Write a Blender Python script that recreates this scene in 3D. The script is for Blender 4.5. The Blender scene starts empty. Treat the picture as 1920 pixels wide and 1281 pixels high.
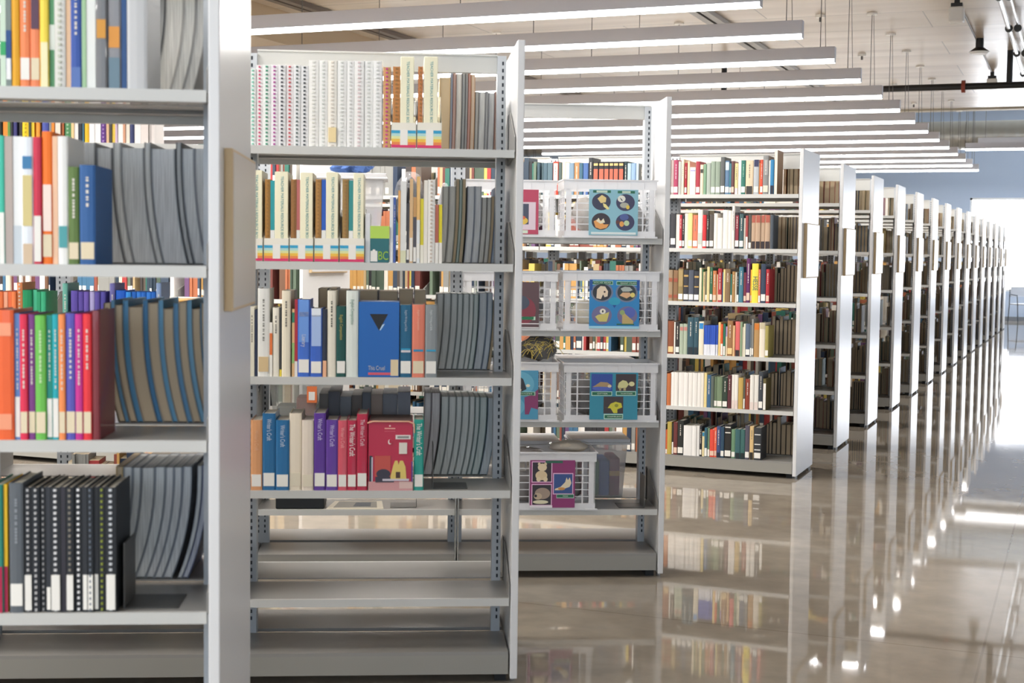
import bpy, math, random
import numpy as np
from mathutils import Vector, Matrix
sc = bpy.context.scene
COL = sc.collection
rnd = random.Random(7)
# ------------------------------------------------------------------ camera, world, exposure
W_PX, H_PX, F_PX = 1920, 1281, 2660.56
YAW, PIT, ROLL, EYE = 0.38056, 0.0618, 0.0126, 1.4944
_cp, _sp = math.cos(PIT), math.sin(PIT)
_yd = Vector((math.sin(YAW), math.cos(YAW), 0)); _xd = Vector((_yd.y, -_yd.x, 0))
def _tobuild(v): return Vector((v.dot(_xd), v.dot(_yd), v.z))
_fw = Vector((0, _cp, -_sp)); _r = Vector((1, 0, 0)); _u = _r.cross(_fw)
_c, _s = math.cos(ROLL), math.sin(ROLL)
FW = _tobuild(_fw); RT = _tobuild(_c*_r + _s*_u); UP = _tobuild(-_s*_r + _c*_u)
cam_data = bpy.data.cameras.new('camera'); cam = bpy.data.objects.new('camera', cam_data); COL.objects.link(cam)
m = Matrix((RT, UP, -FW)).transposed().to_4x4(); m.translation = (0, 0, EYE); cam.matrix_world = m
cam_data.sensor_width = 36; cam_data.lens = 36*F_PX/W_PX; cam_data.clip_start = .05; cam_data.clip_end = 200
cam_data.dof.use_dof = True; cam_data.dof.focus_distance = 8.2; cam_data.dof.aperture_fstop = 5.8
sc.camera = cam
world = bpy.data.worlds.new('daylight'); sc.world = world; world.use_nodes = True
bg = world.node_tree.nodes['Background']; bg.inputs[0].default_value = (.74, .86, 1, 1); bg.inputs[1].default_value = 3.0
sc.view_settings.view_transform = 'Standard'; sc.view_settings.look = 'None'
sc.view_settings.exposure = 0.27; sc.view_settings.gamma = 1; sc.view_settings.use_curve_mapping = False
sc.cycles.use_denoising = True
sc.cycles.max_bounces = 8; sc.cycles.transparent_max_bounces = 16
LAMP_W = 118.0
# ------------------------------------------------------------------ materials
def lin(h):
    r = []
    for i in (0, 2, 4):
        c = int(h[i:i+2], 16)/255
        r.append(c/12.92 if c <= .04045 else ((c+.055)/1.055)**2.4)
    return (*r, 1)
_M = {}
def mat(h, rough=.5, metal=0., alpha=1., spec=.5, emit=0., coat=0., name=None):
    k = (h, rough, metal, alpha, spec, emit, coat)
    if k in _M: return _M[k]
    m_ = bpy.data.materials.new(name or 'paint_'+h); m_.use_nodes = True
    b = m_.node_tree.nodes['Principled BSDF']
    b.inputs['Base Color'].default_value = lin(h); b.inputs['Roughness'].default_value = rough
    b.inputs['Metallic'].default_value = metal; b.inputs['Alpha'].default_value = alpha
    b.inputs['Specular IOR Level'].default_value = spec; b.inputs['Coat Weight'].default_value = coat
    if emit: b.inputs['Emission Color'].default_value = lin(h); b.inputs['Emission Strength'].default_value = emit
    _M[k] = m_; return m_
def nodes_mat(name, build):
    m_ = bpy.data.materials.new(name); m_.use_nodes = True
    nt = m_.node_tree; build(nt, nt.nodes, nt.links, nt.nodes['Principled BSDF']); return m_
def _ramp(N, stops):
    r = N.new('ShaderNodeValToRGB'); e = r.color_ramp.elements
    e[0].position, e[0].color = stops[0][0], lin(stops[0][1]); e[1].position, e[1].color = stops[-1][0], lin(stops[-1][1])
    for p, c in stops[1:-1]: x = e.new(p); x.color = lin(c)
    return r
def _floor(nt, N, L, b):
    tc = N.new('ShaderNodeTexCoord')
    n1 = N.new('ShaderNodeTexNoise'); n1.inputs['Scale'].default_value = .55; n1.inputs['Detail'].default_value = 9; n1.inputs['Roughness'].default_value = .62
    L.new(tc.outputs['Object'], n1.inputs['Vector'])
    r = _ramp(N, [(.28, '8A8073'), (.5, '9C9284'), (.72, 'AAA092')]); L.new(n1.outputs['Fac'], r.inputs[0])
    n2 = N.new('ShaderNodeTexNoise'); n2.inputs['Scale'].default_value = 7; n2.inputs['Detail'].default_value = 6
    L.new(tc.outputs['Object'], n2.inputs['Vector'])
    mx = N.new('ShaderNodeMixRGB'); mx.blend_type = 'OVERLAY'; mx.inputs[0].default_value = .25
    L.new(r.outputs[0], mx.inputs[1]); L.new(n2.outputs['Fac'], mx.inputs[2])
    br = N.new('ShaderNodeTexBrick'); br.offset = 0; br.inputs['Scale'].default_value = 1
    br.inputs['Brick Width'].default_value = 4.6; br.inputs['Row Height'].default_value = 4.6; br.inputs['Mortar Size'].default_value = .005
    br.inputs['Color1'].default_value = br.inputs['Color2'].default_value = (1, 1, 1, 1); br.inputs['Mortar'].default_value = (.78, .75, .72, 1)
    mp = N.new('ShaderNodeMapping'); mp.inputs['Location'].default_value = (.3, 3.6, 0); L.new(tc.outputs['Object'], mp.inputs[0]); L.new(mp.outputs[0], br.inputs['Vector'])
    m2 = N.new('ShaderNodeMixRGB'); m2.blend_type = 'MULTIPLY'; m2.inputs[0].default_value = 1
    L.new(mx.outputs[0], m2.inputs[1]); L.new(br.outputs['Color'], m2.inputs[2]); L.new(m2.outputs[0], b.inputs['Base Color'])
    rr = N.new('ShaderNodeMapRange'); rr.inputs[1].default_value = .3; rr.inputs[2].default_value = .7; rr.inputs[3].default_value = .02; rr.inputs[4].default_value = .055
    L.new(n1.outputs['Fac'], rr.inputs[0]); L.new(rr.outputs[0], b.inputs['Roughness'])
    bp = N.new('ShaderNodeBump'); bp.inputs['Strength'].default_value = .02; bp.inputs['Distance'].default_value = .01
    n3 = N.new('ShaderNodeTexNoise'); n3.inputs['Scale'].default_value = 1.6; n3.inputs['Detail'].default_value = 2
    L.new(tc.outputs['Object'], n3.inputs['Vector']); L.new(n3.outputs['Fac'], bp.inputs['Height']); L.new(bp.outputs[0], b.inputs['Normal'])
    b.inputs['IOR'].default_value = 1.5
FLOOR = nodes_mat('polished_concrete', _floor)
def _ceil(nt, N, L, b):
    tc = N.new('ShaderNodeTexCoord')
    mp = N.new('ShaderNodeMapping'); mp.inputs['Scale'].default_value = (.35, 2.2, 1); L.new(tc.outputs['Object'], mp.inputs[0])
    n1 = N.new('ShaderNodeTexNoise'); n1.inputs['Scale'].default_value = 1.1; n1.inputs['Detail'].default_value = 8; L.new(mp.outputs[0], n1.inputs['Vector'])
    r = _ramp(N, [(.3, 'AE9E8C'), (.5, 'BFB09E'), (.7, 'CFC4B4')]); L.new(n1.outputs['Fac'], r.inputs[0])
    br = N.new('ShaderNodeTexBrick'); br.offset = .5; br.inputs['Scale'].default_value = 1
    br.inputs['Brick Width'].default_value = 3.6; br.inputs['Row Height'].default_value = 1.22; br.inputs['Mortar Size'].default_value = .008
    br.inputs['Color1'].default_value = (1, 1, 1, 1); br.inputs['Color2'].default_value = (.9, .89, .88, 1); br.inputs['Mortar'].default_value = (.3, .27, .24, 1)
    L.new(tc.outputs['Object'], br.inputs['Vector'])
    m2 = N.new('ShaderNodeMixRGB'); m2.blend_type = 'MULTIPLY'; m2.inputs[0].default_value = 1
    L.new(r.outputs[0], m2.inputs[1]); L.new(br.outputs['Color'], m2.inputs[2]); L.new(m2.outputs[0], b.inputs['Base Color'])
    b.inputs['Roughness'].default_value = .3
CEIL = nodes_mat('board_formed_ceiling', _ceil)
def _spiral(nt, N, L, b):
    tc = N.new('ShaderNodeTexCoord'); wv = N.new('ShaderNodeTexWave'); wv.inputs['Scale'].default_value = 1.4; wv.bands_direction = 'X'
    L.new(tc.outputs['Object'], wv.inputs['Vector']); bp = N.new('ShaderNodeBump'); bp.inputs['Strength'].default_value = .5; bp.inputs['Distance'].default_value = .02
    L.new(wv.outputs['Fac'], bp.inputs['Height']); L.new(bp.outputs[0], b.inputs['Normal'])
    b.inputs['Base Color'].default_value = lin('A8A49C'); b.inputs['Metallic'].default_value = .8; b.inputs['Roughness'].default_value = .35
DUCT = nodes_mat('spiral_duct_metal', _spiral)
def _metal(nt, N, L, b):
    tc = N.new('ShaderNodeTexCoord'); n = N.new('ShaderNodeTexNoise'); n.inputs['Scale'].default_value = 260; n.inputs['Detail'].default_value = 2
    L.new(tc.outputs['Object'], n.inputs['Vector']); bp = N.new('ShaderNodeBump'); bp.inputs['Strength'].default_value = .06; bp.inputs['Distance'].default_value = .001
    L.new(n.outputs['Fac'], bp.inputs['Height']); L.new(bp.outputs[0], b.inputs['Normal'])
    b.inputs['Base Color'].default_value = lin('93918D'); b.inputs['Roughness'].default_value = .33
STEEL = nodes_mat('powder_coated_steel', _metal)
PANEL = mat('E2E2E2', .32, name='white_laminate')
DARK = mat('17181B', .6); WHITE = mat('F1EFEA', .5); WALLB = mat('C8D9F2', .6, name='pale_blue_wall')
PAGE = mat('E9E2D3', .75, name='page_paper'); PAGEG = mat('CFCFCB', .7, name='grey_page_paper'); PAGET = mat('C8B597', .75, name='aged_page_paper')
_PG = {}
def paged(h):
    if h in _PG: return _PG[h]
    def bld(nt, N, L, b):
        tc = N.new('ShaderNodeTexCoord'); mp = N.new('ShaderNodeMapping'); mp.inputs['Scale'].default_value = (1, .02, .02); L.new(tc.outputs['Object'], mp.inputs[0])
        n = N.new('ShaderNodeTexNoise'); n.inputs['Scale'].default_value = 420; n.inputs['Detail'].default_value = 3; L.new(mp.outputs[0], n.inputs['Vector'])
        c = lin(h); r = _ramp(N, [(.38, h), (.62, h)]); e = r.color_ramp.elements
        e[0].color = (c[0]*.8, c[1]*.8, c[2]*.8, 1); e[1].color = (min(1, c[0]*1.12), min(1, c[1]*1.12), min(1, c[2]*1.12), 1)
        L.new(n.outputs['Fac'], r.inputs[0]); L.new(r.outputs[0], b.inputs['Base Color']); b.inputs['Roughness'].default_value = .7
    _PG[h] = nodes_mat('paper_leaves_'+h, bld); return _PG[h]
def mixc(a, b, k): return ''.join('%02X' % int(int(a[i:i+2], 16)*(1-k)+int(b[i:i+2], 16)*k) for i in (0, 2, 4))
def shade(h, k): return ''.join('%02X' % max(0, min(255, int(int(h[i:i+2], 16)*k))) for i in (0, 2, 4))
# vertex coloured books seen far off
def _vc(nt, N, L, b):
    a = N.new('ShaderNodeVertexColor'); a.layer_name = 'Col'; L.new(a.outputs[0], b.inputs['Base Color']); b.inputs['Roughness'].default_value = .55
VCOL = nodes_mat('mixed_book_cloth', _vc)
# ------------------------------------------------------------------ mesh helpers
class MB:
    def __init__(s): s.v = []; s.f = []; s.m = []; s.mats = []
    def mi(s, m_):
        if m_ not in s.mats: s.mats.append(m_)
        return s.mats.index(m_)
    def box(s, x0, x1, y0, y1, z0, z1, m_):
        n = len(s.v); i = s.mi(m_)
        s.v += [(x0, y0, z0), (x1, y0, z0), (x1, y1, z0), (x0, y1, z0), (x0, y0, z1), (x1, y0, z1), (x1, y1, z1), (x0, y1, z1)]
        s.f += [(n, n+3, n+2, n+1), (n+4, n+5, n+6, n+7), (n, n+1, n+5, n+4), (n+1, n+2, n+6, n+5), (n+2, n+3, n+7, n+6), (n+3, n, n+4, n+7)]
        s.m += [i]*6; return s
    def prism(s, pts, levels, m_, axis='z'):
        """pts: outline (a,b) counter-clockwise; levels: list of (h, da, db)."""
        n = len(s.v); k = len(pts); i = s.mi(m_)
        for h, da, db in levels:
            for a, b in pts:
                a, b = a+da, b+db
                s.v.append((a, b, h) if axis == 'z' else ((a, h, b) if axis == 'y' else (h, a, b)))
        for L_ in range(len(levels)-1):
            for j in range(k):
                p, q = n+L_*k+j, n+L_*k+(j+1) % k
                s.f.append((p, q, q+k, p+k)); s.m.append(i)
        s.f.append(tuple(n+j for j in reversed(range(k)))); s.f.append(tuple(n+(len(levels)-1)*k+j for j in range(k))); s.m += [i, i]
        return s
    def cyl(s, p, q, r, m_, seg=10, r2=None):
        p, q = Vector(p), Vector(q); d = (q-p).normalized(); a = d.orthogonal().normalized(); b = d.cross(a); n = len(s.v); i = s.mi(m_)
        for c, rr in ((p, r), (q, r if r2 is None else r2)):
            for t in range(seg):
                w = 2*math.pi*t/seg; s.v.append(tuple(c+a*math.cos(w)*rr+b*math.sin(w)*rr))
        for t in range(seg):
            t2 = (t+1) % seg; s.f.append((n+t, n+t2, n+seg+t2, n+seg+t)); s.m.append(i)
        s.f.append(tuple(n+t for t in reversed(range(seg)))); s.f.append(tuple(n+seg+t for t in range(seg))); s.m += [i, i]; return s
    def tube(s, pts, r, m_, seg=8):
        for a, b in zip(pts[:-1], pts[1:]): s.cyl(a, b, r, m_, seg)
        return s
    def lump(s, c, r, m_, seed=0, amp=.2, nu=14, nv=9):
        R = random.Random(seed); ph = [R.uniform(0, 6.28) for _ in range(6)]; n = len(s.v); i = s.mi(m_)
        for a in range(nv+1):
            th = math.pi*a/nv
            for b in range(nu):
                f = 2*math.pi*b/nu
                k = 1+amp*(math.sin(2*f+ph[0])*math.sin(2*th+ph[1])+.6*math.sin(5*f+ph[2]+2*th)*math.sin(th)+.4*math.sin(7*th+ph[3]+f)*math.sin(th))
                s.v.append((c[0]+r[0]*k*math.sin(th)*math.cos(f), c[1]+r[1]*k*math.sin(th)*math.sin(f), c[2]+r[2]*k*math.cos(th)))
        for a in range(nv):
            for b in range(nu):
                b2 = (b+1) % nu; s.f.append((n+a*nu+b, n+(a+1)*nu+b, n+(a+1)*nu+b2, n+a*nu+b2)); s.m.append(i)
        return s
    def floor(s, z): s.v = [(a, b, max(z, c)) for a, b, c in s.v]; return s
    def build(s, name, parent=None, loc=(0, 0, 0), rz=0., smooth=False):
        me = bpy.data.meshes.new(name); me.from_pydata(s.v, [], s.f)
        for m_ in s.mats: me.materials.append(m_)
        me.polygons.foreach_set('material_index', s.m)
        if smooth: me.polygons.foreach_set('use_smooth', [True]*len(s.f))
        me.update(); o = bpy.data.objects.new(name, me); COL.objects.link(o); o.parent = parent
        o.location = loc; o.rotation_euler = (0, 0, rz); return o
def bevel(o, w=.003, n=2):
    b = o.modifiers.new('bevel', 'BEVEL'); b.width = w; b.segments = n; b.limit_method = 'ANGLE'; return o
def tag(o, label=None, cat=None, group=None, kind=None):
    if label: o['label'] = label
    if cat: o['category'] = cat
    if group: o['group'] = group
    if kind: o['kind'] = kind
    return o
def empty(name, loc, rz=0., ry=0.):
    o = bpy.data.objects.new(name, None); COL.objects.link(o); o.location = loc; o.rotation_euler = (0, ry, rz); o.empty_display_size = .05; return o
def copy_tree(o, parent=None):
    c = o.copy(); COL.objects.link(c)
    if parent: c.parent = parent
    for ch in list(o.children): copy_tree(ch, c)
    return c
def text(parent, s, size, m_, loc, rot, name='printed_title', width=None, squash=1.):
    cu = bpy.data.curves.new(name, 'FONT'); cu.body = s; cu.size = size; cu.extrude = .0003; cu.align_x = 'LEFT'; cu.align_y = 'CENTER'
    cu.materials.append(m_); o = bpy.data.objects.new(name, cu); COL.objects.link(o); o.parent = parent; o.location = loc; o.rotation_euler = rot
    if width:
        est = .56*size*len(s); cu.size = size; o.scale = (width/est, squash, 1)
    return o
DOWN = (math.pi/2, math.pi/2, 0)      # spine lettering reading downwards, facing the aisle
FLAT = (math.pi/2, 0, 0)
# ------------------------------------------------------------------ places: each bookcase has its own frame (x along it, y depth, z up)
class Fr:
    def __init__(s, X, Y, th): s.X, s.Y, s.th = X, Y, th; s.ux = Vector((math.cos(th), math.sin(th), 0)); s.uy = Vector((-math.sin(th), math.cos(th), 0))
    def w(s, x, y, z): return Vector((s.X, s.Y, 0))+s.ux*x+s.uy*y+Vector((0, 0, z))
    def hit(s, px, py, y):
        d = FW*F_PX+RT*(px-W_PX/2)-UP*(py-H_PX/2); o = Vector((-s.X, -s.Y, EYE))
        t = (y-o.dot(s.uy))/d.dot(s.uy); P = o+d*t; return P.dot(s.ux), P.z
TH = 0.4553
FA, FB, FC = Fr(-1.7957, 2.6715, TH), Fr(-1.7932, 4.5017, TH), Fr(-1.7767, 6.2978, TH)
PITCH, DRIFT = 1.6086, .0157
FD = [Fr(-1.760+DRIFT*i, 9.5075+PITCH*i, 0) for i in range(15)]
FN = Fr(-4.625, 7.899, 0)
ZAB = [1.846, 1.458, 1.067, .677, .300, .113]
ZC = [1.571, 1.146, .727, .319, .113]
ZD = [1.915, 1.548, 1.182, .815, .455, .113]
DEP, PT, BAY = .628, .025, .914
# ------------------------------------------------------------------ shell
def shell():
    o = MB().box(-26, 12, -5, 37.2, -.12, 0, FLOOR).build('floor'); tag(o, 'polished brown grey concrete floor', kind='structure')
    o = MB().box(-26, 12, -5, 28.5, 4.34, 4.6, CEIL).build('ceiling'); tag(o, 'board formed ceiling', kind='structure')
    o = MB().box(-26, 12, 28.5, 37.2, 5.2, 5.4, mat('DDE2E2', .5)).build('ceiling_raised'); tag(o, 'raised far ceiling', kind='structure')
    o = MB().box(-26, 12, 28.2, 28.5, 4.31, 5.4, mat('A89F8C', .6)).build('beam'); tag(o, 'soffit beam', kind='structure')
    w = MB()
    x0, x1, z0, z1 = -2.62, 7.0, .72, 3.02
    w.box(-26, x0, 37, 37.2, 0, 5.4, WALLB).box(x1, 12, 37, 37.2, 0, 5.4, WALLB).box(x0, x1, 37, 37.2, 0, z0, WALLB).box(x0, x1, 37, 37.2, z1, 5.4, WALLB)
    tag(w.build('wall_far'), 'pale blue far wall', kind='structure')
    f = MB()
    for x in (x0, -.35, 1.9, 4.2, x1-.05): f.box(x, x+.05, 37.03, 37.12, z0, z1, WHITE)
    f.box(x0, x1, 37.03, 37.12, z0, z0+.05, WHITE).box(x0, x1, 37.03, 37.12, z1-.05, z1, WHITE)
    fo = f.build('window_1'); tag(fo, 'wide window in the far wall', kind='structure')
    sky = MB().box(x0+.05, x1-.05, 37.06, 37.08, z0+.05, z1-.05, mat('F4F8FF', .5, emit=7.5)).build('window_pane', fo)
    tag(MB().box(-26, -25.8, -5, 37, 0, 5.4, WALLB).build('wall_left'), 'pale left wall', kind='structure')
    tag(MB().box(-26, 12, 36.97, 37.0, 0, .1, mat('8E939B', .6)).build('baseboard_far'), 'grey far baseboard', kind='structure')
    # unseen right wall: openings between piers placed to let in side daylight
    r = MB()
    for y in range(14, 37, 6): r.box(11.8, 12, y, y+1.5, 0, 5.4, WALLB)
    r.box(11.8, 12, -5, 37, 0, .6, WALLB).box(11.8, 12, -5, 37, 4.0, 5.4, WALLB).box(11.8, 12, -5, 14, .6, 4.0, WALLB)
    WB = mat('D8D4CC', .6)  # back wall limits light from behind; openings added for soft frontal daylight
    tag(MB().box(-26, 12, -5.2, -5, 0, .9, WB).box(-26, 12, -5.2, -5, 3.6, 5.4, WB).box(-26, -9, -5.2, -5, .9, 3.6, WB).box(-2.2, -1.6, -5.2, -5, .9, 3.6, WB).box(8, 12, -5.2, -5, .9, 3.6, WB).build('wall_back'), 'unseen wall behind the photographer, openings added for frontal daylight', kind='structure')
    tag(r.build('wall_right'), 'unseen right wall, tall openings added for side daylight', kind='structure')
shell()
# ------------------------------------------------------------------ pendant lights
LENS = mat('FFFFFF', .5, emit=7.); BODY = mat('C6C6CE', .45, name='brushed_grey_housing'); WIRE = mat('6B6A68', .4, .6)
def pendant(x0, x1, y, z, label, group, first=None, lamp=True, canopies=True, w=.09, power=LAMP_W):
    t = empty('pendant_light', ((x0+x1)/2, y, z)); h = (x1-x0)/2; ceil = 4.34 if y < 28.2 else (4.31 if y < 28.5 else 5.2)
    prof = [(-w/2, .035), (w/2, .035), (w/2, .15), (-w/2, .15)]
    b = MB().prism(prof, [(-h, 0, 0), (h, 0, 0)], BODY, 'x'); b.box(-h-.004, -h, -w/2, w/2, .0, .15, BODY).box(h, h+.004, -w/2, w/2, .0, .15, BODY)
    bevel(b.build('housing', t), .004)
    MB().box(-h+.004, h-.004, -w/2+.003, w/2-.003, 0, .034, LENS).build('lens', t)
    for x in (h-.14, h-2.45, -h+2.45, -h+.14):
        wr = MB(); wr.cyl((x, -.0, .15), (x, 0, ceil-z-.02), .004, WIRE, 6)
        if x > h-.5: wr.cyl((x+.05, 0, .15), (x+.02, 0, ceil-z-.02), .003, WIRE, 6)
        wo = wr.build('suspension_cable', t); MB().cyl((x, 0, ceil-z-.02), (x, 0, ceil-z), .06, WHITE, 20).build('ceiling_canopy', wo)
    tag(t, label, 'pendant light', group)
    if lamp:
        L = bpy.data.lights.new('pendant_lamp', 'AREA'); L.shape = 'RECTANGLE'; L.size = 2*h-.05; L.size_y = w-.02; L.energy = power*(x1-x0)/7.3; L.color = (1, .965, .92)
        lo = bpy.data.objects.new('lamp', L); COL.objects.link(lo); lo.parent = t; lo.location = (0, 0, -.004)
    return t
ORD = ['nearest', 'second', 'third', 'fourth', 'fifth', 'sixth', 'seventh', 'eighth', 'ninth', 'tenth', 'eleventh', 'twelfth', 'thirteenth', 'farthest']
for i in range(-8, 14):  # foremost unseen pendant, behind the camera, is added for more frontal light
    x1 = -2.285+.0155*i; y = 10.62+PITCH*i
    lab = f'long white pendant light above the stacks, {ORD[i]} of the row in view' if i >= 0 else 'long pendant light of the unseen near rows, the foremost one added for frontal light'
    pendant(x1-7.32, x1, y, 3.352, lab, 'pendant lights over the stacks' if i >= 0 else 'pendant lights over the near bookcases')
for i in range(2, 14):
    y = 10.62+PITCH*i; pendant(-18.1, -10.75, y, 3.352, 'long pendant light of the farther left block of stacks', 'pendant lights of the left block', power=40)
for k, y in enumerate((30.4, 33.2)):
    pendant(-2.2+.1*k, 9, 29.4+2.0*k, 3.63 if k == 0 else 3.89, ['thin white pendant light running right in front of the duct, lower one', 'thin white pendant light running right in front of the duct, upper one'][k], 'thin pendant lights by the duct', canopies=False, w=.05, lamp=False)
# lights of the open area to the right and behind the photographer's place
for i, y in enumerate((1.2, 4.4, 7.6, 10.8, 14.0, 18.0, 22.0)):
    pendant(1.9, 9.2, y, 3.35, 'long pendant light of the open area at the right, out of view', 'pendant lights of the open area', power=17)
# ------------------------------------------------------------------ ceiling services
BLK = mat('1B1A1A', .45)
t = empty('sprinkler_main', (0, 20.6, 3.87)); p = MB().cyl((-13, 0, 0), (9, 0, 0), .045, BLK, 16)
p.build('pipe', t, smooth=False); MB().cyl((-1.0, 0, 0), (-1.0, 0, .47), .04, BLK, 14).build('drop_pipe', t); MB().cyl((-4.95, 0, 0), (-4.95, 0, .47), .04, BLK, 14).build('drop_pipe', t)
MB().cyl((-1.62, 0, 0), (-1.57, 0, 0), .085, mat('8E3B2A', .5), 16).build('pipe_clamp', t)['label'] = 'rust red clamp'
tag(t, 'black sprinkler pipe crossing under the ceiling behind the pendant lights', 'pipe')
for dx, X in enumerate((-.90, -.80)):
    t = MB().cyl((X, 6, 4.24+.03*dx), (X, 28, 4.24+.03*dx), .026 if dx == 0 else .014, mat('B9B9B6', .25, .9), 12)
    for yy in np.arange(7, 28, 2.2): t.cyl((X, yy, 4.24), (X, yy+.05, 4.24), .045, mat('4A4A48', .5, .5), 12)
    tag(t.build('conduit'), ['thick chrome conduit running along the ceiling at upper right', 'thin chrome conduit beside the thicker one at upper right'][dx], 'conduit')
for X, lb in ((-4.24, 'dark double ceiling track above the middle of the pendant lights'), (-8.5, 'dark double ceiling track at the upper left above the lights')):
    b = MB()
    for k in (0, 1): b.box(X+.13*k-.045, X+.13*k+.045, 5, 28.2, 4.28, 4.335, mat('5A4C3E', .5) if X < -5 else mat('7C776F', .4, .5))
    b.box(X-.02, X+.15, 5, 28.2, 4.325, 4.34, DARK); tag(b.build('ceiling_track'), lb, 'track')
tag(bevel(MB().box(-9.75, -8.9, 12.9, 17.5, 3.95, 4.34, mat('B09C80', .5)).build('beam_box')), 'tan boxed beam under the ceiling at upper left', 'beam box')
for k, (y, s_, lb) in enumerate(((16.35, .16, 'white boxy ceiling speaker on a black bracket, nearest at the top'), (22.9, .15, 'white boxy ceiling speaker on a black bracket above the sprinkler pipe'), (29.0, .15, 'far white boxy ceiling speaker near the duct'))):
    t = empty('ceiling_speaker', (-1.36, y, 4.34)); zt = -.07
    if y > 28: t.location.z = 5.2 if y > 28.5 else 4.31; 
    MB().cyl((0, 0, -.09), (0, 0, 0), .03, BLK, 12).box(-.06, .06, -.06, .06, -.1, -.06, BLK).build('bracket', t)
    bevel(MB().box(-s_/2, s_/2, -s_/2, s_/2, -.1-s_*1.05, -.1, mat('E6E4E0', .5)).build('cabinet', t), .02, 3); tag(t, lb, 'speaker', 'ceiling speakers')
t = empty('ceiling_dome_light', (-1.32, 19.4, 4.34)); MB().cyl((0, 0, -.12), (0, 0, 0), .05, BLK, 16).cyl((0, 0, -.17), (0, 0, -.12), .13, BLK, 24, r2=.06).build('housing', t)
MB().cyl((0, 0, -.2), (0, 0, -.17), .1, mat('F2F2F0', .4), 24, r2=.125).build('diffuser', t); tag(t, 'round black ceiling lamp with a white lens at upper right', 'ceiling lamp')
for y in (9, 13.6, 17, 20.4, 24, 27):
    tag(MB().cyl((-2.95, y, 4.31), (-2.95, y, 4.34), .055, WHITE, 20).cyl((-2.95, y, 4.26), (-2.95, y, 4.31), .015, WIRE, 8).build('ceiling_sensor'), 'small round white sensor on the ceiling near the light ends', 'sensor', 'ceiling sensors')
b = MB()
for k, y0 in enumerate((6.2, 16.8, 19.8)): b.cyl((-1.36, y0, 4.32), (-1.36, y0+2.9, 4.32), .008, mat('3E3B36'), 6)
tag(b.build('ceiling_wire'), 'thin dark wires linking the ceiling speakers and lamp', 'wire')
t = empty('air_duct', (0, 33.4, 4.26)); MB().cyl((-24, 0, 0), (11.5, 0, 0), .32, DUCT, 40).build('duct_tube', t, smooth=True)
for x in np.arange(-22, 11, 1.5): MB().cyl((x, 0, 0), (x+.03, 0, 0), .328, mat('8F8C86', .3, .8), 40).build('duct_ring', t)
for x in np.arange(-20, 11, 4.0): MB().cyl((x, 0, .3), (x, 0, .94), .012, WIRE, 6).build('hanger', t)
tag(t, 'round spiral metal air duct crossing before the far wall', 'duct')
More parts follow.
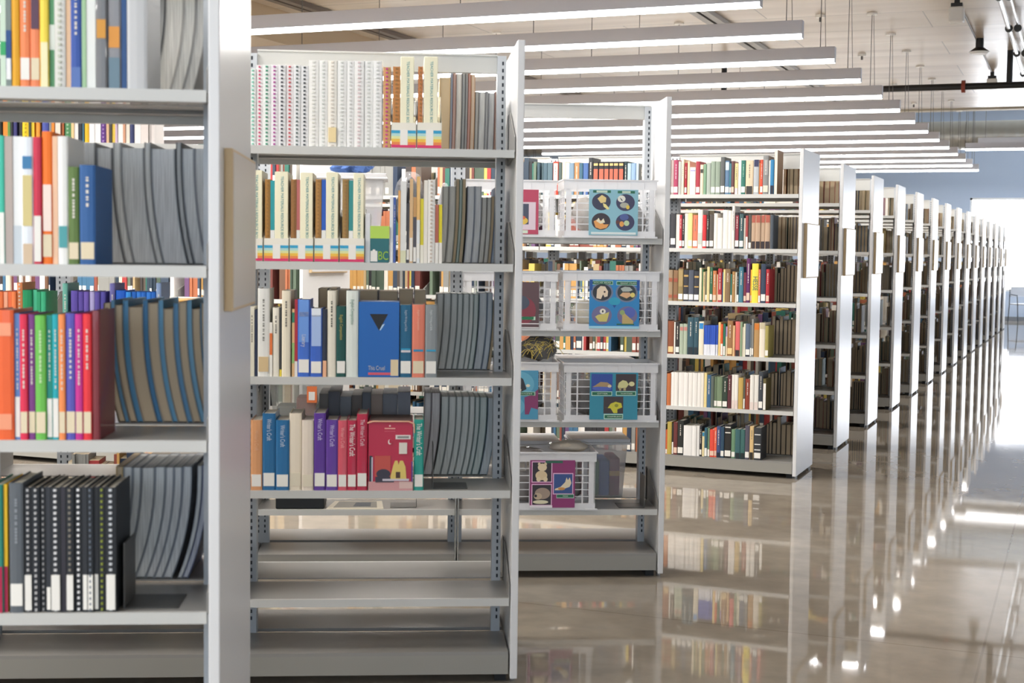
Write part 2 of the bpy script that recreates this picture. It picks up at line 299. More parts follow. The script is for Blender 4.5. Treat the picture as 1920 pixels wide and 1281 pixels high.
# ------------------------------------------------------------------ bookcases
UPR = mat('BCC1C6', .35, name='pale_upright'); LIP = mat('CACAC6', .35, name='light_shelf_lip'); KICK = mat('98968F', .35, name='grey_kick_plate')
WOOD = mat('D9BE93', .5, name='light_wood'); SLOT = mat('1C2430', .6)
def prof_bracket(): return [(.015, -.005), (.29, -.035), (.29, .15), (.25, .15), (.05, .06), (.015, .045)]
def bookcase(F, zs, nb, label, beam=(2.10, 2.205), full=True, sign=True, right_panel=True, upr_top=2.2):
    t = empty('library_bookcase', F.w(0, 0, 0), F.th); L = nb*BAY
    zt = 2.216
    pn = bevel(MB().box(0, PT, 0, DEP, .02, zt, PANEL).build('end_panel', t), .0025)
    if sign:
        s = MB().box(PT, PT+.02, .075, .555, 1.355, 1.725, WOOD).build('sign_holder', pn); s['label'] = 'light wood framed sign holder'
        bevel(s, .003); MB().box(PT+.02, PT+.0215, .083, .548, 1.363, 1.717, mat('D6CCBE' if F is FA else 'DCDCDC', .35)).build('sign_card', s)
    if nb > 1 and full: bevel(MB().box(-L-.04-PT, -L-.04, 0, DEP, .02, zt, PANEL).build('end_panel', t), .0025)
    # uprights with slots
    xs = [-.0345]+[-.02-BAY*k for k in range(1, nb+1)]
    for k, x in enumerate(xs):
        hw = .016 if k == 0 else .033
        if k == nb: hw = .018
        m_ = MB().box(x-hw, x+hw, .285, .343, .03, upr_top-.01*(k > 0), UPR)
        cols = [x+.004] if k == 0 else ([x-.015, x+.015] if k < nb else [x])
        if full or k < 3:
            for c in cols:
                for z in np.arange(.16, upr_top-.03, .0254):
                    m_.box(c-.0032, c+.0032, .2838, .285, z, z+.013, SLOT); 
                    if full: m_.box(c-.0032, c+.0032, .343, .3442, z, z+.013, SLOT)
        m_.build('upright', t)
    # top cross beam
    for k in range(nb if full else 1):
        x1 = -.051 if k == 0 else xs[k]-.033; x0 = xs[k+1]+.033 if full else -L
        MB().box(x0, x1, .300, .328, beam[0], beam[1], LIP).box(x0, x1, .292, .336, beam[1]-.006, beam[1], LIP).build('top_beam', t)
    # shelves
    for zi, z in enumerate(zs):
        last = zi == len(zs)-1
        for k in range(nb if full else 1):
            x1 = -.006 if k == 0 else -.02-BAY*k-.004; x0 = -.02-BAY*(k+1)+.004 if full else -L
            for side in (0, 1):
                ya, yb = (.012, .288) if side == 0 else (.340, .616)
                m_ = MB()
                if last:   # closed base
                    m_.box(x0, x1, ya, yb, z-.012, z, STEEL)
                    yy = (ya, ya+.012) if side == 0 else (yb-.012, yb); m_.box(x0, x1, yy[0], yy[1], .034, z-.012, KICK)
                    m_.build('base_shelf', t)
                else:
                    lip = (ya, ya+.012) if side == 0 else (yb-.012, yb)
                    m_.box(x0, x1, ya, yb, z-.004, z, STEEL).box(x0, x1, lip[0]-.0006, lip[1]+.0006, z-.026, z+.0004, LIP)
                    m_.box(x0, x1, (ya+yb)/2-.02, (ya+yb)/2+.02, z-.012, z-.004, STEEL)
                    so = m_.build('shelf', t)
                    if full or k == 0:
                        pr = [(y if side == 0 else DEP-y, z+h) for y, h in prof_bracket()]
                        if side == 1: pr = pr[::-1]
                        MB().prism(pr, [(x1, 0, 0), (x1+.0025, 0, 0)], STEEL, 'x').build('shelf_bracket', so)
                        if full: MB().prism(pr, [(x0-.0025, 0, 0), (x0, 0, 0)], STEEL, 'x').build('shelf_bracket', so)
    ft = MB()
    for x in [-.03]+xs[1:]: ft.box(x-.02, x+.02, .05, .58, 0, .034, DARK)
    for y in (.06, .56): ft.cyl((PT/2, y, 0), (PT/2, y, .02), .01, mat('9A9A98', .3, .8), 10)
    ft.build('levelling_foot', t)
    tag(t, label, 'bookcase', 'double sided library bookcases'); return t
bookcase(FA, ZAB, 2, 'nearest white bookcase at the left edge, cut off by the photo')
bookcase(FB, ZAB, 3, 'second white bookcase, holding teaching books and empty lower shelves', beam=(2.14, 2.205), sign=False)
bookcase(FC, ZC, 4, 'third white bookcase, holding clear crates of animal puppets', beam=(2.14, 2.205), sign=False)
NTH = ['fourth', 'fifth', 'sixth', 'seventh', 'eighth', 'ninth', 'tenth', 'eleventh', 'twelfth', 'thirteenth', 'fourteenth', 'fifteenth', 'sixteenth', 'seventeenth', 'last']
for i, F in enumerate(FD):
    bookcase(F, ZD, 8, f'white ended bookcase of the long row, {NTH[i]} from the left counting all' if i < 14 else 'white ended bookcase farthest back in the long row', full=(i == 0))
bookcase(FN, ZD, 5, 'white ended bookcase glimpsed between the second and fourth ones, above the writing books', full=True)
# ------------------------------------------------------------------ books
def cname(h):
    r, g, b = [int(h[i:i+2], 16) for i in (0, 2, 4)]; mx, mn = max(r, g, b), min(r, g, b); d = mx-mn; l = (mx+mn)/2
    if d < 16 or (d < 30 and l > 200): return 'black' if l < 62 else 'dark grey' if l < 105 else 'grey' if l < 175 else 'pale grey' if l < 212 else 'white'
    if l < 45: return 'black'
    hh = (60*((g-b)/d % 6) if mx == r else 60*((b-r)/d+2) if mx == g else 60*((r-g)/d+4)) % 360
    sat = d/mx
    if hh < 14 or hh >= 338: n = 'red' if l > 70 else 'maroon'; n = 'pink' if l > 150 and sat < .55 else n; n = 'reddish brown' if sat < .45 and l < 120 else n
    elif hh < 46: n = 'cream' if l > 190 and sat < .35 else 'tan' if sat < .5 and l > 125 else 'orange' if sat > .62 and mx > 190 else 'brown'
    elif hh < 70: n = 'cream' if l > 190 and sat < .35 else 'yellow' if sat > .45 and l > 120 else 'olive' if sat > .25 else 'grey green'
    elif hh < 165: n = 'green' if sat > .3 else 'grey green'
    elif hh < 196: n = 'teal' if sat > .3 else 'grey teal'
    elif hh < 252: n = 'blue' if sat > .35 else 'slate blue'
    elif hh < 300: n = 'purple' if sat > .25 else 'lavender'
    else: n = 'magenta' if l > 80 else 'plum'
    if n in ('red', 'green', 'blue', 'teal', 'purple', 'brown', 'magenta'):
        if l < 72: n = 'dark '+n
        elif l > 165: n = 'pale '+n
    return n
ORDW = 'first second third fourth fifth sixth seventh eighth ninth tenth eleventh twelfth thirteenth fourteenth fifteenth sixteenth seventeenth eighteenth nineteenth twentieth'.split()
def ordw(n):
    if n <= 20: return ORDW[n-1]
    t_ = ['twenty', 'thirty', 'forty', 'fifty'][n//10-2]; return (t_[:-1]+'ieth') if n % 10 == 0 else t_+'-'+ORDW[n % 10-1]
def bendf(h, amp, n=9, kind='base'):
    if not amp: return None
    r = []
    for i in range(n+1):
        q = i/n
        if kind == 'base': r.append((q, -amp*(1-min(1, q*h/.27))**2.2))
        else: r.append((q, amp*math.sin(math.pi*q)))
    return r
def lev(z0, z1, bend):
    if not bend: return [(z0, 0, 0), (z1, 0, 0)]
    return [(z0+(z1-z0)*q, dx, 0) for q, dx in bend]
def book(F, x0, x1, y0, z, h, d, col, flags, name, fore=False, bend=0., tilt=0., bkind='base'):
    """One book. fore=True: stands on the far side of the case, its page edges towards this aisle."""
    w = x1-x0; t = min(.0026, w*.14)
    if fore: root = empty(name, F.w(x1, y0+d, z), F.th+math.pi)
    else: root = empty(name, F.w(x0, y0, z), F.th)
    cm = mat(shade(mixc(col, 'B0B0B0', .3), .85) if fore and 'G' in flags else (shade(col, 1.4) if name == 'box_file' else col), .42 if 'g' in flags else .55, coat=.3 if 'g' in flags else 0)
    bd = bendf(h, (-bend if fore else bend), kind=bkind)
    a = 0 if ('n' in flags or w < .012) else min(.0035, w*.16)
    sp = [(w, 0), (w*.85, -a*.7), (w*.5, -a), (w*.15, -a*.7), (0, 0)] if a else [(w, 0), (0, 0)]
    out = [(0, d), (t, d), (t, .003), (w-t, .003), (w-t, d), (w, d)]
    out = [(w, d), (w-t, d), (w-t, .003), (t, .003), (t, d), (0, d)] + sp[::-1]
    pgc = (paged(mixc(col, 'E6E6E2', .75)) if fore else PAGEG) if 'G' in flags else (PAGET if 'A' in flags else (cm if fore else PAGE))
    if 'S' in flags:     # comb or spiral bound
        cv = MB()
        for xa, xb in ((0, t), (w-t, w)): cv.box(xa, xb, .002, d, 0, h, cm)
        cv.box(t, w-t, .001, .0032, .001, h-.001, cm)
        bk = cv
    else: bk = MB().prism(out[::-1] if False else out, lev(0, h, bd), cm)
    bk.build('cover', root)
    top = h-.0035 if not ('n' in flags or fore) else h-.001
    MB().prism([(t, .0032), (w-t, .0032), (w-t, d-.003), (t, d-.003)], [(zz, dx, 0) for zz, dx, _ in lev(.002, top, bd)], pgc).build('pages', root)
    if 'S' in flags:
        sc_ = mat(flags['S'], .4); r = MB(); n = max(6, int(h/.0125))
        for k in range(n):
            zz = h*(k+.5)/n; r.box(w*.34, w*.62, -.0035, .006, zz-.003, zz+.0022, sc_)
        r.build('comb_binding', root)
    f = -a-.0007
    def patch(nm, xa, xb, za, zb, hx, rough=.5):
        ff = f if .25 < (xa+xb)/2 < .75 else f*.9
        o = MB().box(w*xa, w*xb, ff-.0004 if False else f, .001, h*za, h*zb, mat(hx, rough)).build(nm, root); return o
    for k, (za, zb, hx) in enumerate(flags.get('B', [])): patch('spine_band', 0.0 if not a else .1, 1.0 if not a else .9, za, zb, hx)['label'] = cname(hx)+' band'
    f -= .0004
    if 'L' in flags:
        v = flags['L']; hx, za, zb = v if isinstance(v, tuple) else (v, .055, .225)
        patch('call_number_label', .08, .92, za, zb, hx)['label'] = cname(hx)+' call number label'
    if 'T' in flags and w > .006 and not fore:
        R = random.Random(int(w*1e6)+int(h*1e5)); ti = MB(); zz = h*.88; tm = mat(flags['T'], .5)
        zend = h*R.uniform(.4, .62); cw = min(.2, .0035/w+.06)
        while zz > zend:
            l = R.uniform(.003, .008); ti.box(w*(.5-cw/2), w*(.5+cw/2), f+.0003, 0, zz-l, zz, tm); zz -= l+R.choice([.0018, .0018, .006])
        ti.build('spine_title', root)
    if 'X' in flags:
        for s_, zt, size, hx, ln in flags['X']:
            text(root, s_, size, mat(hx, .5), (w*.5, f-.0003, h*zt), DOWN, 'spine_title', width=ln, squash=1)
    return root
def pf(s):
    r = {}
    for q in s.split('|') if s else []:
        k, v = q[0], q[1:]
        if k == 'L': r['L'] = {'': 'F3F0E8', 'c': 'E8D9B8', 'k': 'E9C9B4', 't': 'D8BE90'}.get(v) or v
        elif k == 'M':   # tall label
            r['L'] = ('F1EEE6', .02, float(v or .3))
        elif k == 'T': r['T'] = {'': 'E2DCD0', 'd': '7A746A', 'y': 'D8C070'}.get(v) or v
        elif k == 'B': a, b, c = v.split(','); r.setdefault('B', []).append((float(a), float(b), c))
        elif k == 'S': r['S'] = v or '2B2B2B'
        elif k == 'X': r['X'] = TX[v]
        else: r[k] = 1
    return r
SEEN = {}
WC = "Writer's Craft"
TX = {'wc': [(WC, .93, .022, 'C8D8E8', .10)], 'wl': [(WC, .93, .022, 'D8C8F0', .10)], 'wo': [(WC, .86, .018, 'E8B890', .095)], 'wp': [(WC, .9, .018, 'F0A8A8', .095)],
 'twc': [("The "+WC, .95, .026, 'F4F0EC', .145)], 'tws': [("The "+WC, .93, .02, 'E8C8D0', .12)],
 'ec': [('English Composition', .88, .014, 'C8B860', .11)], 'eg': [('English Composition', .9, .016, '7A9A88', .11)], 'lc': [('Literary', .55, .02, 'D8DCE8', .06)],
 'ew': [('English Writing and Skills', .93, .011, 'B8C8D8', .105)], 'es': [('English Composition', .93, .010, 'F0C0A8', .09)], 'eh': [('English Writing and Skills', .93, .010, 'D8DCDC', .10)],
 'he': [('HESSE', .68, .046, '145866', .105)], 'fb': [('A SEARCH BEYOND', .9, .014, '302820', .13)], 'sm': [('STRAIGHT MAN', .8, .012, 'E8C8C8', .10)]}
def shelf(F, z, zoom, y0, where, spec, kind='book', group=None, fore=False, depth=.175, ymid=None, zmax=.36, hfix=None, place=None, gap=.0006, bend=0, bkind='base', flagsx=''):
    """spec rows: xl xr ytop colour flags, read off the photograph in the scale of zoom=(x, y, scale, y of the shelf)."""
    zx, zy, k, yb = zoom; last = None; items = []
    place = place or ('lib', )
    n = SEEN.get(where, 0)
    for it in spec.split(';'):
        it = it.strip()
        if not it: continue
        q = it.split(); xl, xr, yt, col = float(q[0]), float(q[1]), float(q[2]), q[3]; fl = pf(q[4] if len(q) > 4 else '')
        if flagsx: fl.update(pf(flagsx))
        ym = (max(yt, 0)+yb)/2
        a, _ = F.hit(zx+xl/k, zy+ym/k, y0); b, _ = F.hit(zx+xr/k, zy+ym/k, y0); _, zt = F.hit(zx+(xl+xr)/2/k, zy+yt/k, y0)
        h = hfix if hfix else min(max(zt-z, .10), zmax)
        if last is not None and a < last+gap: a = last+gap
        if b-a < .004: b = a+.004
        lim = -.0105-max(0, -bend)
        if b > lim: b = lim
        if b-a < .005: continue
        for kk in range(1, 4):
            cx = -.02-BAY*kk
            if a < cx+.006 and b > cx-.006:
                if b-cx > cx-a: a = cx+.0065
                else: b = cx-.0065
        if b-a < .006: continue
        last = b; bd = float(fl.get('_', 0))
        items.append((a, b, h, col, fl))
    for j, (a, b, h, col, fl) in enumerate(items):
        n += 1; w = b-a
        if kind == 'book':
            nm = 'spiral_bound_book' if 'S' in fl else ('paperback_book' if ('n' in fl or w < .012) else 'hardback_book')
            kd = 'comb bound book' if 'S' in fl else 'book'
        else: nm, kd = kind.replace(' ', '_'), kind
        size = 'thin' if w < .013 else ('thick' if w > .042 else ('tall' if h > .27 else 'small' if h < .2 else ''))
        extra = ' with '+cname(fl['B'][0][2])+' band' if 'B' in fl and cname(fl['B'][0][2]) != cname(col) else ''
        ws = where.replace('on the ', '').replace(' of the ', ' of ').replace('in the ', '').replace('second bookcase, left bay', 'second bookcase left bay')
        lab = ' '.join(f"{size} {cname(col)} {kd}{extra}, {ordw(n)} from left, {ws}".split())
        if len(lab.replace('-', ' ').split()) > 16: lab = ' '.join(f"{size} {cname(col)} {kd}, {ordw(n)} from left, {ws}".split())
        if len(lab.replace('-', ' ').split()) > 16: lab = ' '.join(f"{cname(col)} {kd}, {ordw(n)} from left, {ws}".split())
        dd = depth*(1 if fore else rnd.uniform(.9, 1.05))
        yy = y0+(rnd.uniform(0, .006))
        bnd = bend*(rnd.uniform(.6, 1.2)) if bend else 0
        if bend: bnd = bend
        r = book(F, a, b, yy, z+.0005, h, dd, col, fl, nm, fore, bnd, bkind=bkind)
        tag(r, lab, 'book' if kind == 'book' else kind.split()[-1], group or ('books '+where))
    SEEN[where] = n
    return items
Z5 = 3.6226
# --- nearest bookcase
w1 = 'on the top shelf of the nearest bookcase'
shelf(FA, ZAB[0], (0, 0, 3.05, 500), .02, w1, """0 32 -220 CFE3CF n|B.25,.36,33AA66; 32 64 -220 7C8A86 B.12,.45,1F4C86|LF0F0F0; 64 112 -230 E8A818; 113 172 -240 F58A55 L|T; 173 228 -240 F08A5C Lc|B.45,.9,5A3A50;
229 278 -235 F6DC4E B.0,.35,F7EFC0; 279 308 -220 5E9E6E B.3,.5,E8EEE4; 309 372 -230 E6E4DC SC9CCB8; 373 402 -220 F2C9A0 n; 403 466 -235 3858A8 T|B.0,.16,5A78B8; 467 492 -225 A8CDA2 n; 493 545 -220 EEF1EC n""")
shelf(FA, ZAB[0], (0, 0, 3.05, 500), .02, w1, "548 612 -210 77787A g|B.4,.55,D99A3A; 614 690 -205 8C8C90 g|B.33,.5,E39A40|B.0,.25,6D8796; 693 722 -215 2E5488; 726 840 -200 C9CACB G", kind='magazine', zmax=.3)
shelf(FA, ZAB[0], (0, 0, 3.05, 500), .35, w1, "850 915 -160 B9776E G; 917 945 -150 39404E G; 947 1050 -170 E4E2DE G; 1052 1120 -170 E0DEDA G; 1122 1182 -170 DEDDD8 G", kind='magazine', fore=True, bend=.045, depth=.24, zmax=.29)
w2 = 'on the second shelf of the nearest bookcase'
shelf(FA, ZAB[1], (0, 0, 3.05, 1515), .02, w2, """-10 24 775 3FBFA4 B.0,.4,F2F2EC; 26 70 780 B9ACA4 n; 72 122 780 EDEFEE n|B.0,.3,C9D2D8; 124 190 785 E9EEF4 B.75,.85,3E7FB0|B.3,.7,D9C98A|B.0,.16,D8BFA0; 192 238 785 CF2C4A M.38; 240 298 752 FB7A1A Lc|B.25,.6,F8E4D8; 300 328 780 F6C9A6 n; 330 388 780 F2F2EE B.13,.3,4FA3A6; 390 452 955 5F7A3C T|Lc; 456 545 945 2C5E9A T|Lc""")
shelf(FA, ZAB[1], (0, 0, 3.05, 1515), .352, w2, "400 545 815 77797B G; 550 640 845 8E9194 G; 645 690 815 D0D0CC G; 692 822 845 A9ACB0 G; 826 860 815 C4C4C0 G; 862 1000 850 A4A9B2 G; 1005 1035 815 50545A G; 1040 1110 850 9CA2AE G; 1112 1185 850 A0A4AC G", kind='magazine', fore=True, bend=-.03, depth=.24, group='magazines on the second shelf of the nearest bookcase')
w3 = 'on the third shelf of the nearest bookcase'
shelf(FA, ZAB[2], (0, 400, 2.785, 1185), .02, w3, """-40 72 505 F26322 g|B.8,.9,F7A07A|B.08,.2,F7A07A; 74 102 525 5E86C4 M.34|T; 104 144 530 E0284E Lc|T; 146 182 530 7E3A86 Lc|T; 184 240 535 6CBF4E Lc|Tc0e0a8; 242 270 535 0E8C7C M.33|T; 272 304 530 18A8B4 M.33|T; 306 340 530 F49050 Lc|T; 342 392 525 5A55B4 Lc|T; 394 432 528 C8288C Lc|T; 434 478 528 E83038 Lc|T; 480 520 510 7A2028 g""", group='textbooks on the third shelf of the nearest bookcase')
shelf(FA, ZAB[2], (0, 400, 2.785, 1095), .35, w3, "540 580 470 5A4B3A A; 582 598 455 6FA0C0 ; 600 640 480 8C8377 A; 642 668 455 5F9CC2 ; 670 745 490 9A8F80 A; 747 770 455 4A86B0 ; 772 825 470 A89F90 A; 827 850 455 6AA4C4 ; 852 905 500 8F877A A; 907 930 470 5B90B4 ; 932 975 465 989082 A; 977 1000 455 72A6C2 ; 1002 1045 500 8E867A A; 1047 1085 470 4F7E9C A", kind='folder of papers', fore=True, bend=-.035, depth=.24, group='folders on the third shelf of the nearest bookcase')
w4 = 'on the fourth shelf of the nearest bookcase'
shelf(FA, ZAB[3], (0, 820, 2.78, 920), .02, w4, """-40 16 250 2E8B7A B.0,.36,B01848; 18 36 250 F0C020 B.0,.36,B01848; 50 122 240 5C6268 L|T8a9096; 126 166 262 20242A SB8B8B8|M.3; 168 206 262 23272E SC4C4C4; 208 238 262 1E2228 S9a9a9a; 240 262 262 2A2E36 n|M.2; 264 316 262 22262C SE0E0E0|M.3; 318 342 262 2C2A34 n; 344 384 262 22262C S8a8478|M.3; 386 428 262 1C2026 SF2F2F2; 430 454 262 23272E n|M.3; 456 486 262 23272E S6a7480|M.3; 488 510 262 1C2026 n|M.3; 512 548 262 1C2026 S8f9a30; 550 604 262 1E2228 SD0D4D8|M.3""", group='dark comb bound books on the fourth shelf of the nearest bookcase')
shelf(FA, ZAB[3], (0, 820, 2.78, 735), .35, w4, "606 640 155 B9A070 A; 642 690 158 A6B0BC G; 692 735 160 A4AEBA G; 737 805 162 9AA2AC G; 807 860 158 A8B2BE G; 862 905 160 A6B0BE G; 907 950 158 98A4B4 G; 952 1000 155 9CA8BA G; 1030 1052 150 AAB4C2 G; 1054 1085 150 5866A0 G", kind='magazine', fore=True, bend=.05, depth=.24, group='curling grey magazines on the fourth shelf of the nearest bookcase')
# --- second bookcase
w = 'on the top shelf of the second bookcase'; zz = (460, 80, Z5, 705)
shelf(FB, ZAB[0], zz, .02, w, "30 72 175 F4F6F4 S7FD0B8; 74 118 150 F4F5F4 SD84878; 120 172 150 F3F6F3 S3F9070; 174 222 150 F5F4F6 SB04898; 224 274 150 F4F4F4 S404048; 276 326 150 F5F3F3 SC84850; 328 374 150 F4F5F5 S5A6A66; 376 428 155 F4F4F4 S404448; 430 498 118 F7F6F2 SE4E4DC; 500 558 118 F6F6F3 SDCE0DA; 560 622 120 F8F5EC SE4DCD0|LF3DDA8; 624 688 120 F6F6F3 SE0E2DC; 690 738 122 F7F7F5 SD8D8D4; 740 806 122 F6F6F3 SE2D0D0; 808 866 122 F6F6F3 SD8DAD4; 868 928 122 F7F7F5 SDADCD8; 936 986 165 D9A870 SC83890")
shelf(FB, ZAB[0], zz, .36, w, "1318 1392 235 C9AE84 A; 1394 1408 205 5A74A8 G; 1410 1430 205 E07858 G; 1432 1470 210 C8C0B8 G; 1472 1494 205 3A3E44 G; 1496 1512 205 A8A09A G; 1514 1530 205 E05830 G; 1532 1560 215 E89A50 G; 1562 1586 330 8A8680 G; 1588 1630 335 C8C6C6 G; 1632 1650 330 8C8C90 G; 1652 1692 340 CACACE G; 1694 1706 330 E06A38 G; 1708 1735 345 B8B8B8 G", kind='magazine', fore=True, bend=.004, depth=.22)
w = 'on the second shelf of the second bookcase'; zz = (460, 290, Z5, 735)
shelf(FB, ZAB[1], zz, .02, w, "814 846 400 EDEEF2 n; 980 1003 285 EEF0F0 n|B.0,.3,F7F7F5; 1005 1022 290 4A66B0 T; 1024 1036 180 D87860 ; 1038 1052 245 F2B468 ; 1054 1092 180 E8E9E6 n|B.0,.15,DDDDBB; 1094 1114 330 4A4A50 L; 1116 1138 165 DDB98A M.3; 1140 1162 290 55555C B.7,1.0,C89A60|M.24; 1164 1186 150 F0C27A L|B.0,.5,E6EAEA; 1188 1210 300 E2D53A B.0,.28,F4F0E0; 1212 1238 175 EFEAE0 n; 1240 1288 170 F2F0EA SC8B8A8; 1290 1312 340 B86A58 L|B.0,.35,F0ECE4; 1314 1336 340 E6D62C B.0,.35,F0ECE4", zmax=.34)
shelf(FB, ZAB[1], zz, .36, w, "1338 1380 215 B4B2AC G; 1382 1428 215 A8A69E G; 1430 1452 165 8A8468 A; 1454 1472 170 4F8478 G; 1474 1496 165 A49C80 A; 1498 1506 170 5A4A6A G; 1508 1556 215 B4BCD0 G; 1558 1604 215 AEB6CC G; 1606 1640 290 8C8880 G; 1642 1670 290 9A968E G; 1672 1690 285 A69880 A; 1692 1722 225 4A70AC G", kind='magazine', fore=True, bend=.012, depth=.22)
w = 'on the third shelf of the second bookcase'; zz = (460, 500, Z5, 755)
shelf(FB, ZAB[2], zz, .02, w, """28 60 275 E6E0CC Td|n; 62 80 295 26304C; 84 163 150 E9E8E2 LD9BE90|T8a8880; 165 183 380 F4F0E6 B.4,.8,E87838; 185 229 280 F0EADA Td; 231 246 280 3A3A3A B.0,.1,E8D040; 248 306 165 F0E6CE Td; 316 333 290 E8C08A B.8,.95,3A8A6A|B.2,.5,9CC87A; 335 354 225 B83040 B.0,.2,F0E8E0; 356 438 225 3E6FD0 g|L|B.45,1.0,6E9CE4|B.78,.84,F2F4F8|Xlc; 441 522 285 3866C8 g|L|B.45,.9,A8C0EA|B.88,1.0,E8EEF6; 524 555 290 2C3244 B.0,.24,F0B890; 557 615 165 EDE6D4 T6a685c; 618 683 270 15504A L|Xec; 685 766 165 E4EAE2 Xeg""", zmax=.33)

shelf(FB, ZAB[2], zz, .02, w, "1050 1130 262 1E6488 L|B.345,.375,D8D4D8|B.378,.4,1E9CC8|Xew; 1133 1218 260 E8856C Lc|B.355,.385,2A8CB8|Xes; 1222 1302 262 8E9496 L|B.36,.385,2AA0C8|Xeh", gap=.001)
shelf(FB, ZAB[2], zz, .36, w, "1300 1345 188 8A8A80 G; 1347 1395 185 98A09A G; 1397 1440 185 94A09C G; 1442 1476 188 8EA09C G; 1478 1520 186 98A8A4 G; 1522 1548 190 C2CAC2 G; 1550 1582 190 7A9A94 G; 1588 1640 182 8CA0B4 G; 1642 1678 180 7C98B8 G; 1682 1700 235 B8A888 A", kind='magazine', fore=True, bend=.02, depth=.23)
w = 'on the fourth shelf of the second bookcase'; zz = (460, 700, Z5, 805)
shelf(FB, ZAB[3], zz, .02, w, "36 113 320 DE9F6C g|L|Xwo; 116 204 275 15689C g|L|Xwc; 207 297 320 1A6CA2 g|L|Xwc; 290 380 275 EFE2CC Le6dcc4; 384 462 320 EADCCB Le6dcc4; 466 545 272 5B2F96 g|L|Xwl; 548 628 318 63389E g|L|Xwl; 629 690 322 DC5868 g|L|Xwp; 693 755 322 BE1F44 g|L|Xtwc; 758 829 278 BE1F44 g|L|Xtws")
shelf(FB, ZAB[3], zz, .02, w, "1146 1211 316 0F9C8C g|L|Xtwc")
shelf(FB, ZAB[3], (460, 700, Z5, 690), .36, w, "1216 1262 135 8C8488 G; 1264 1322 135 988C90 G; 1330 1380 160 8E9E98 G; 1382 1430 160 98A4A0 G; 1432 1472 160 94A4A0 G; 1474 1520 160 98A8A4 G; 1522 1558 160 92A29E G; 1560 1590 165 5E807E G; 1592 1640 165 6E9694 G; 1646 1700 170 7FA0B8 G", kind='magazine', fore=True, bend=.03, depth=.23)
wb = 'in the back row on the fourth shelf of the second bookcase'
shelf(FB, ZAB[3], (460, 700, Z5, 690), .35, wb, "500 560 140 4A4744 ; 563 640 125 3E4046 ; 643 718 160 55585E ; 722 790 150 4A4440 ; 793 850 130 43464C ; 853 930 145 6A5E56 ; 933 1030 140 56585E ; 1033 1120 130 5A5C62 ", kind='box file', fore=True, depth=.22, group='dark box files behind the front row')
wb = 'in the back row on the third shelf of the second bookcase'
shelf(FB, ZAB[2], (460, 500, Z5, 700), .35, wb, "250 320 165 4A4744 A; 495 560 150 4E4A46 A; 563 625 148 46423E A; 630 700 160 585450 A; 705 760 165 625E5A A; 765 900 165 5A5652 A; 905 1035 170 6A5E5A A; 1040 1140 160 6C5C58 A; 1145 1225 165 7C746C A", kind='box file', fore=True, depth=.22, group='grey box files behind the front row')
TEAL = mat('4E9AA0', .5)
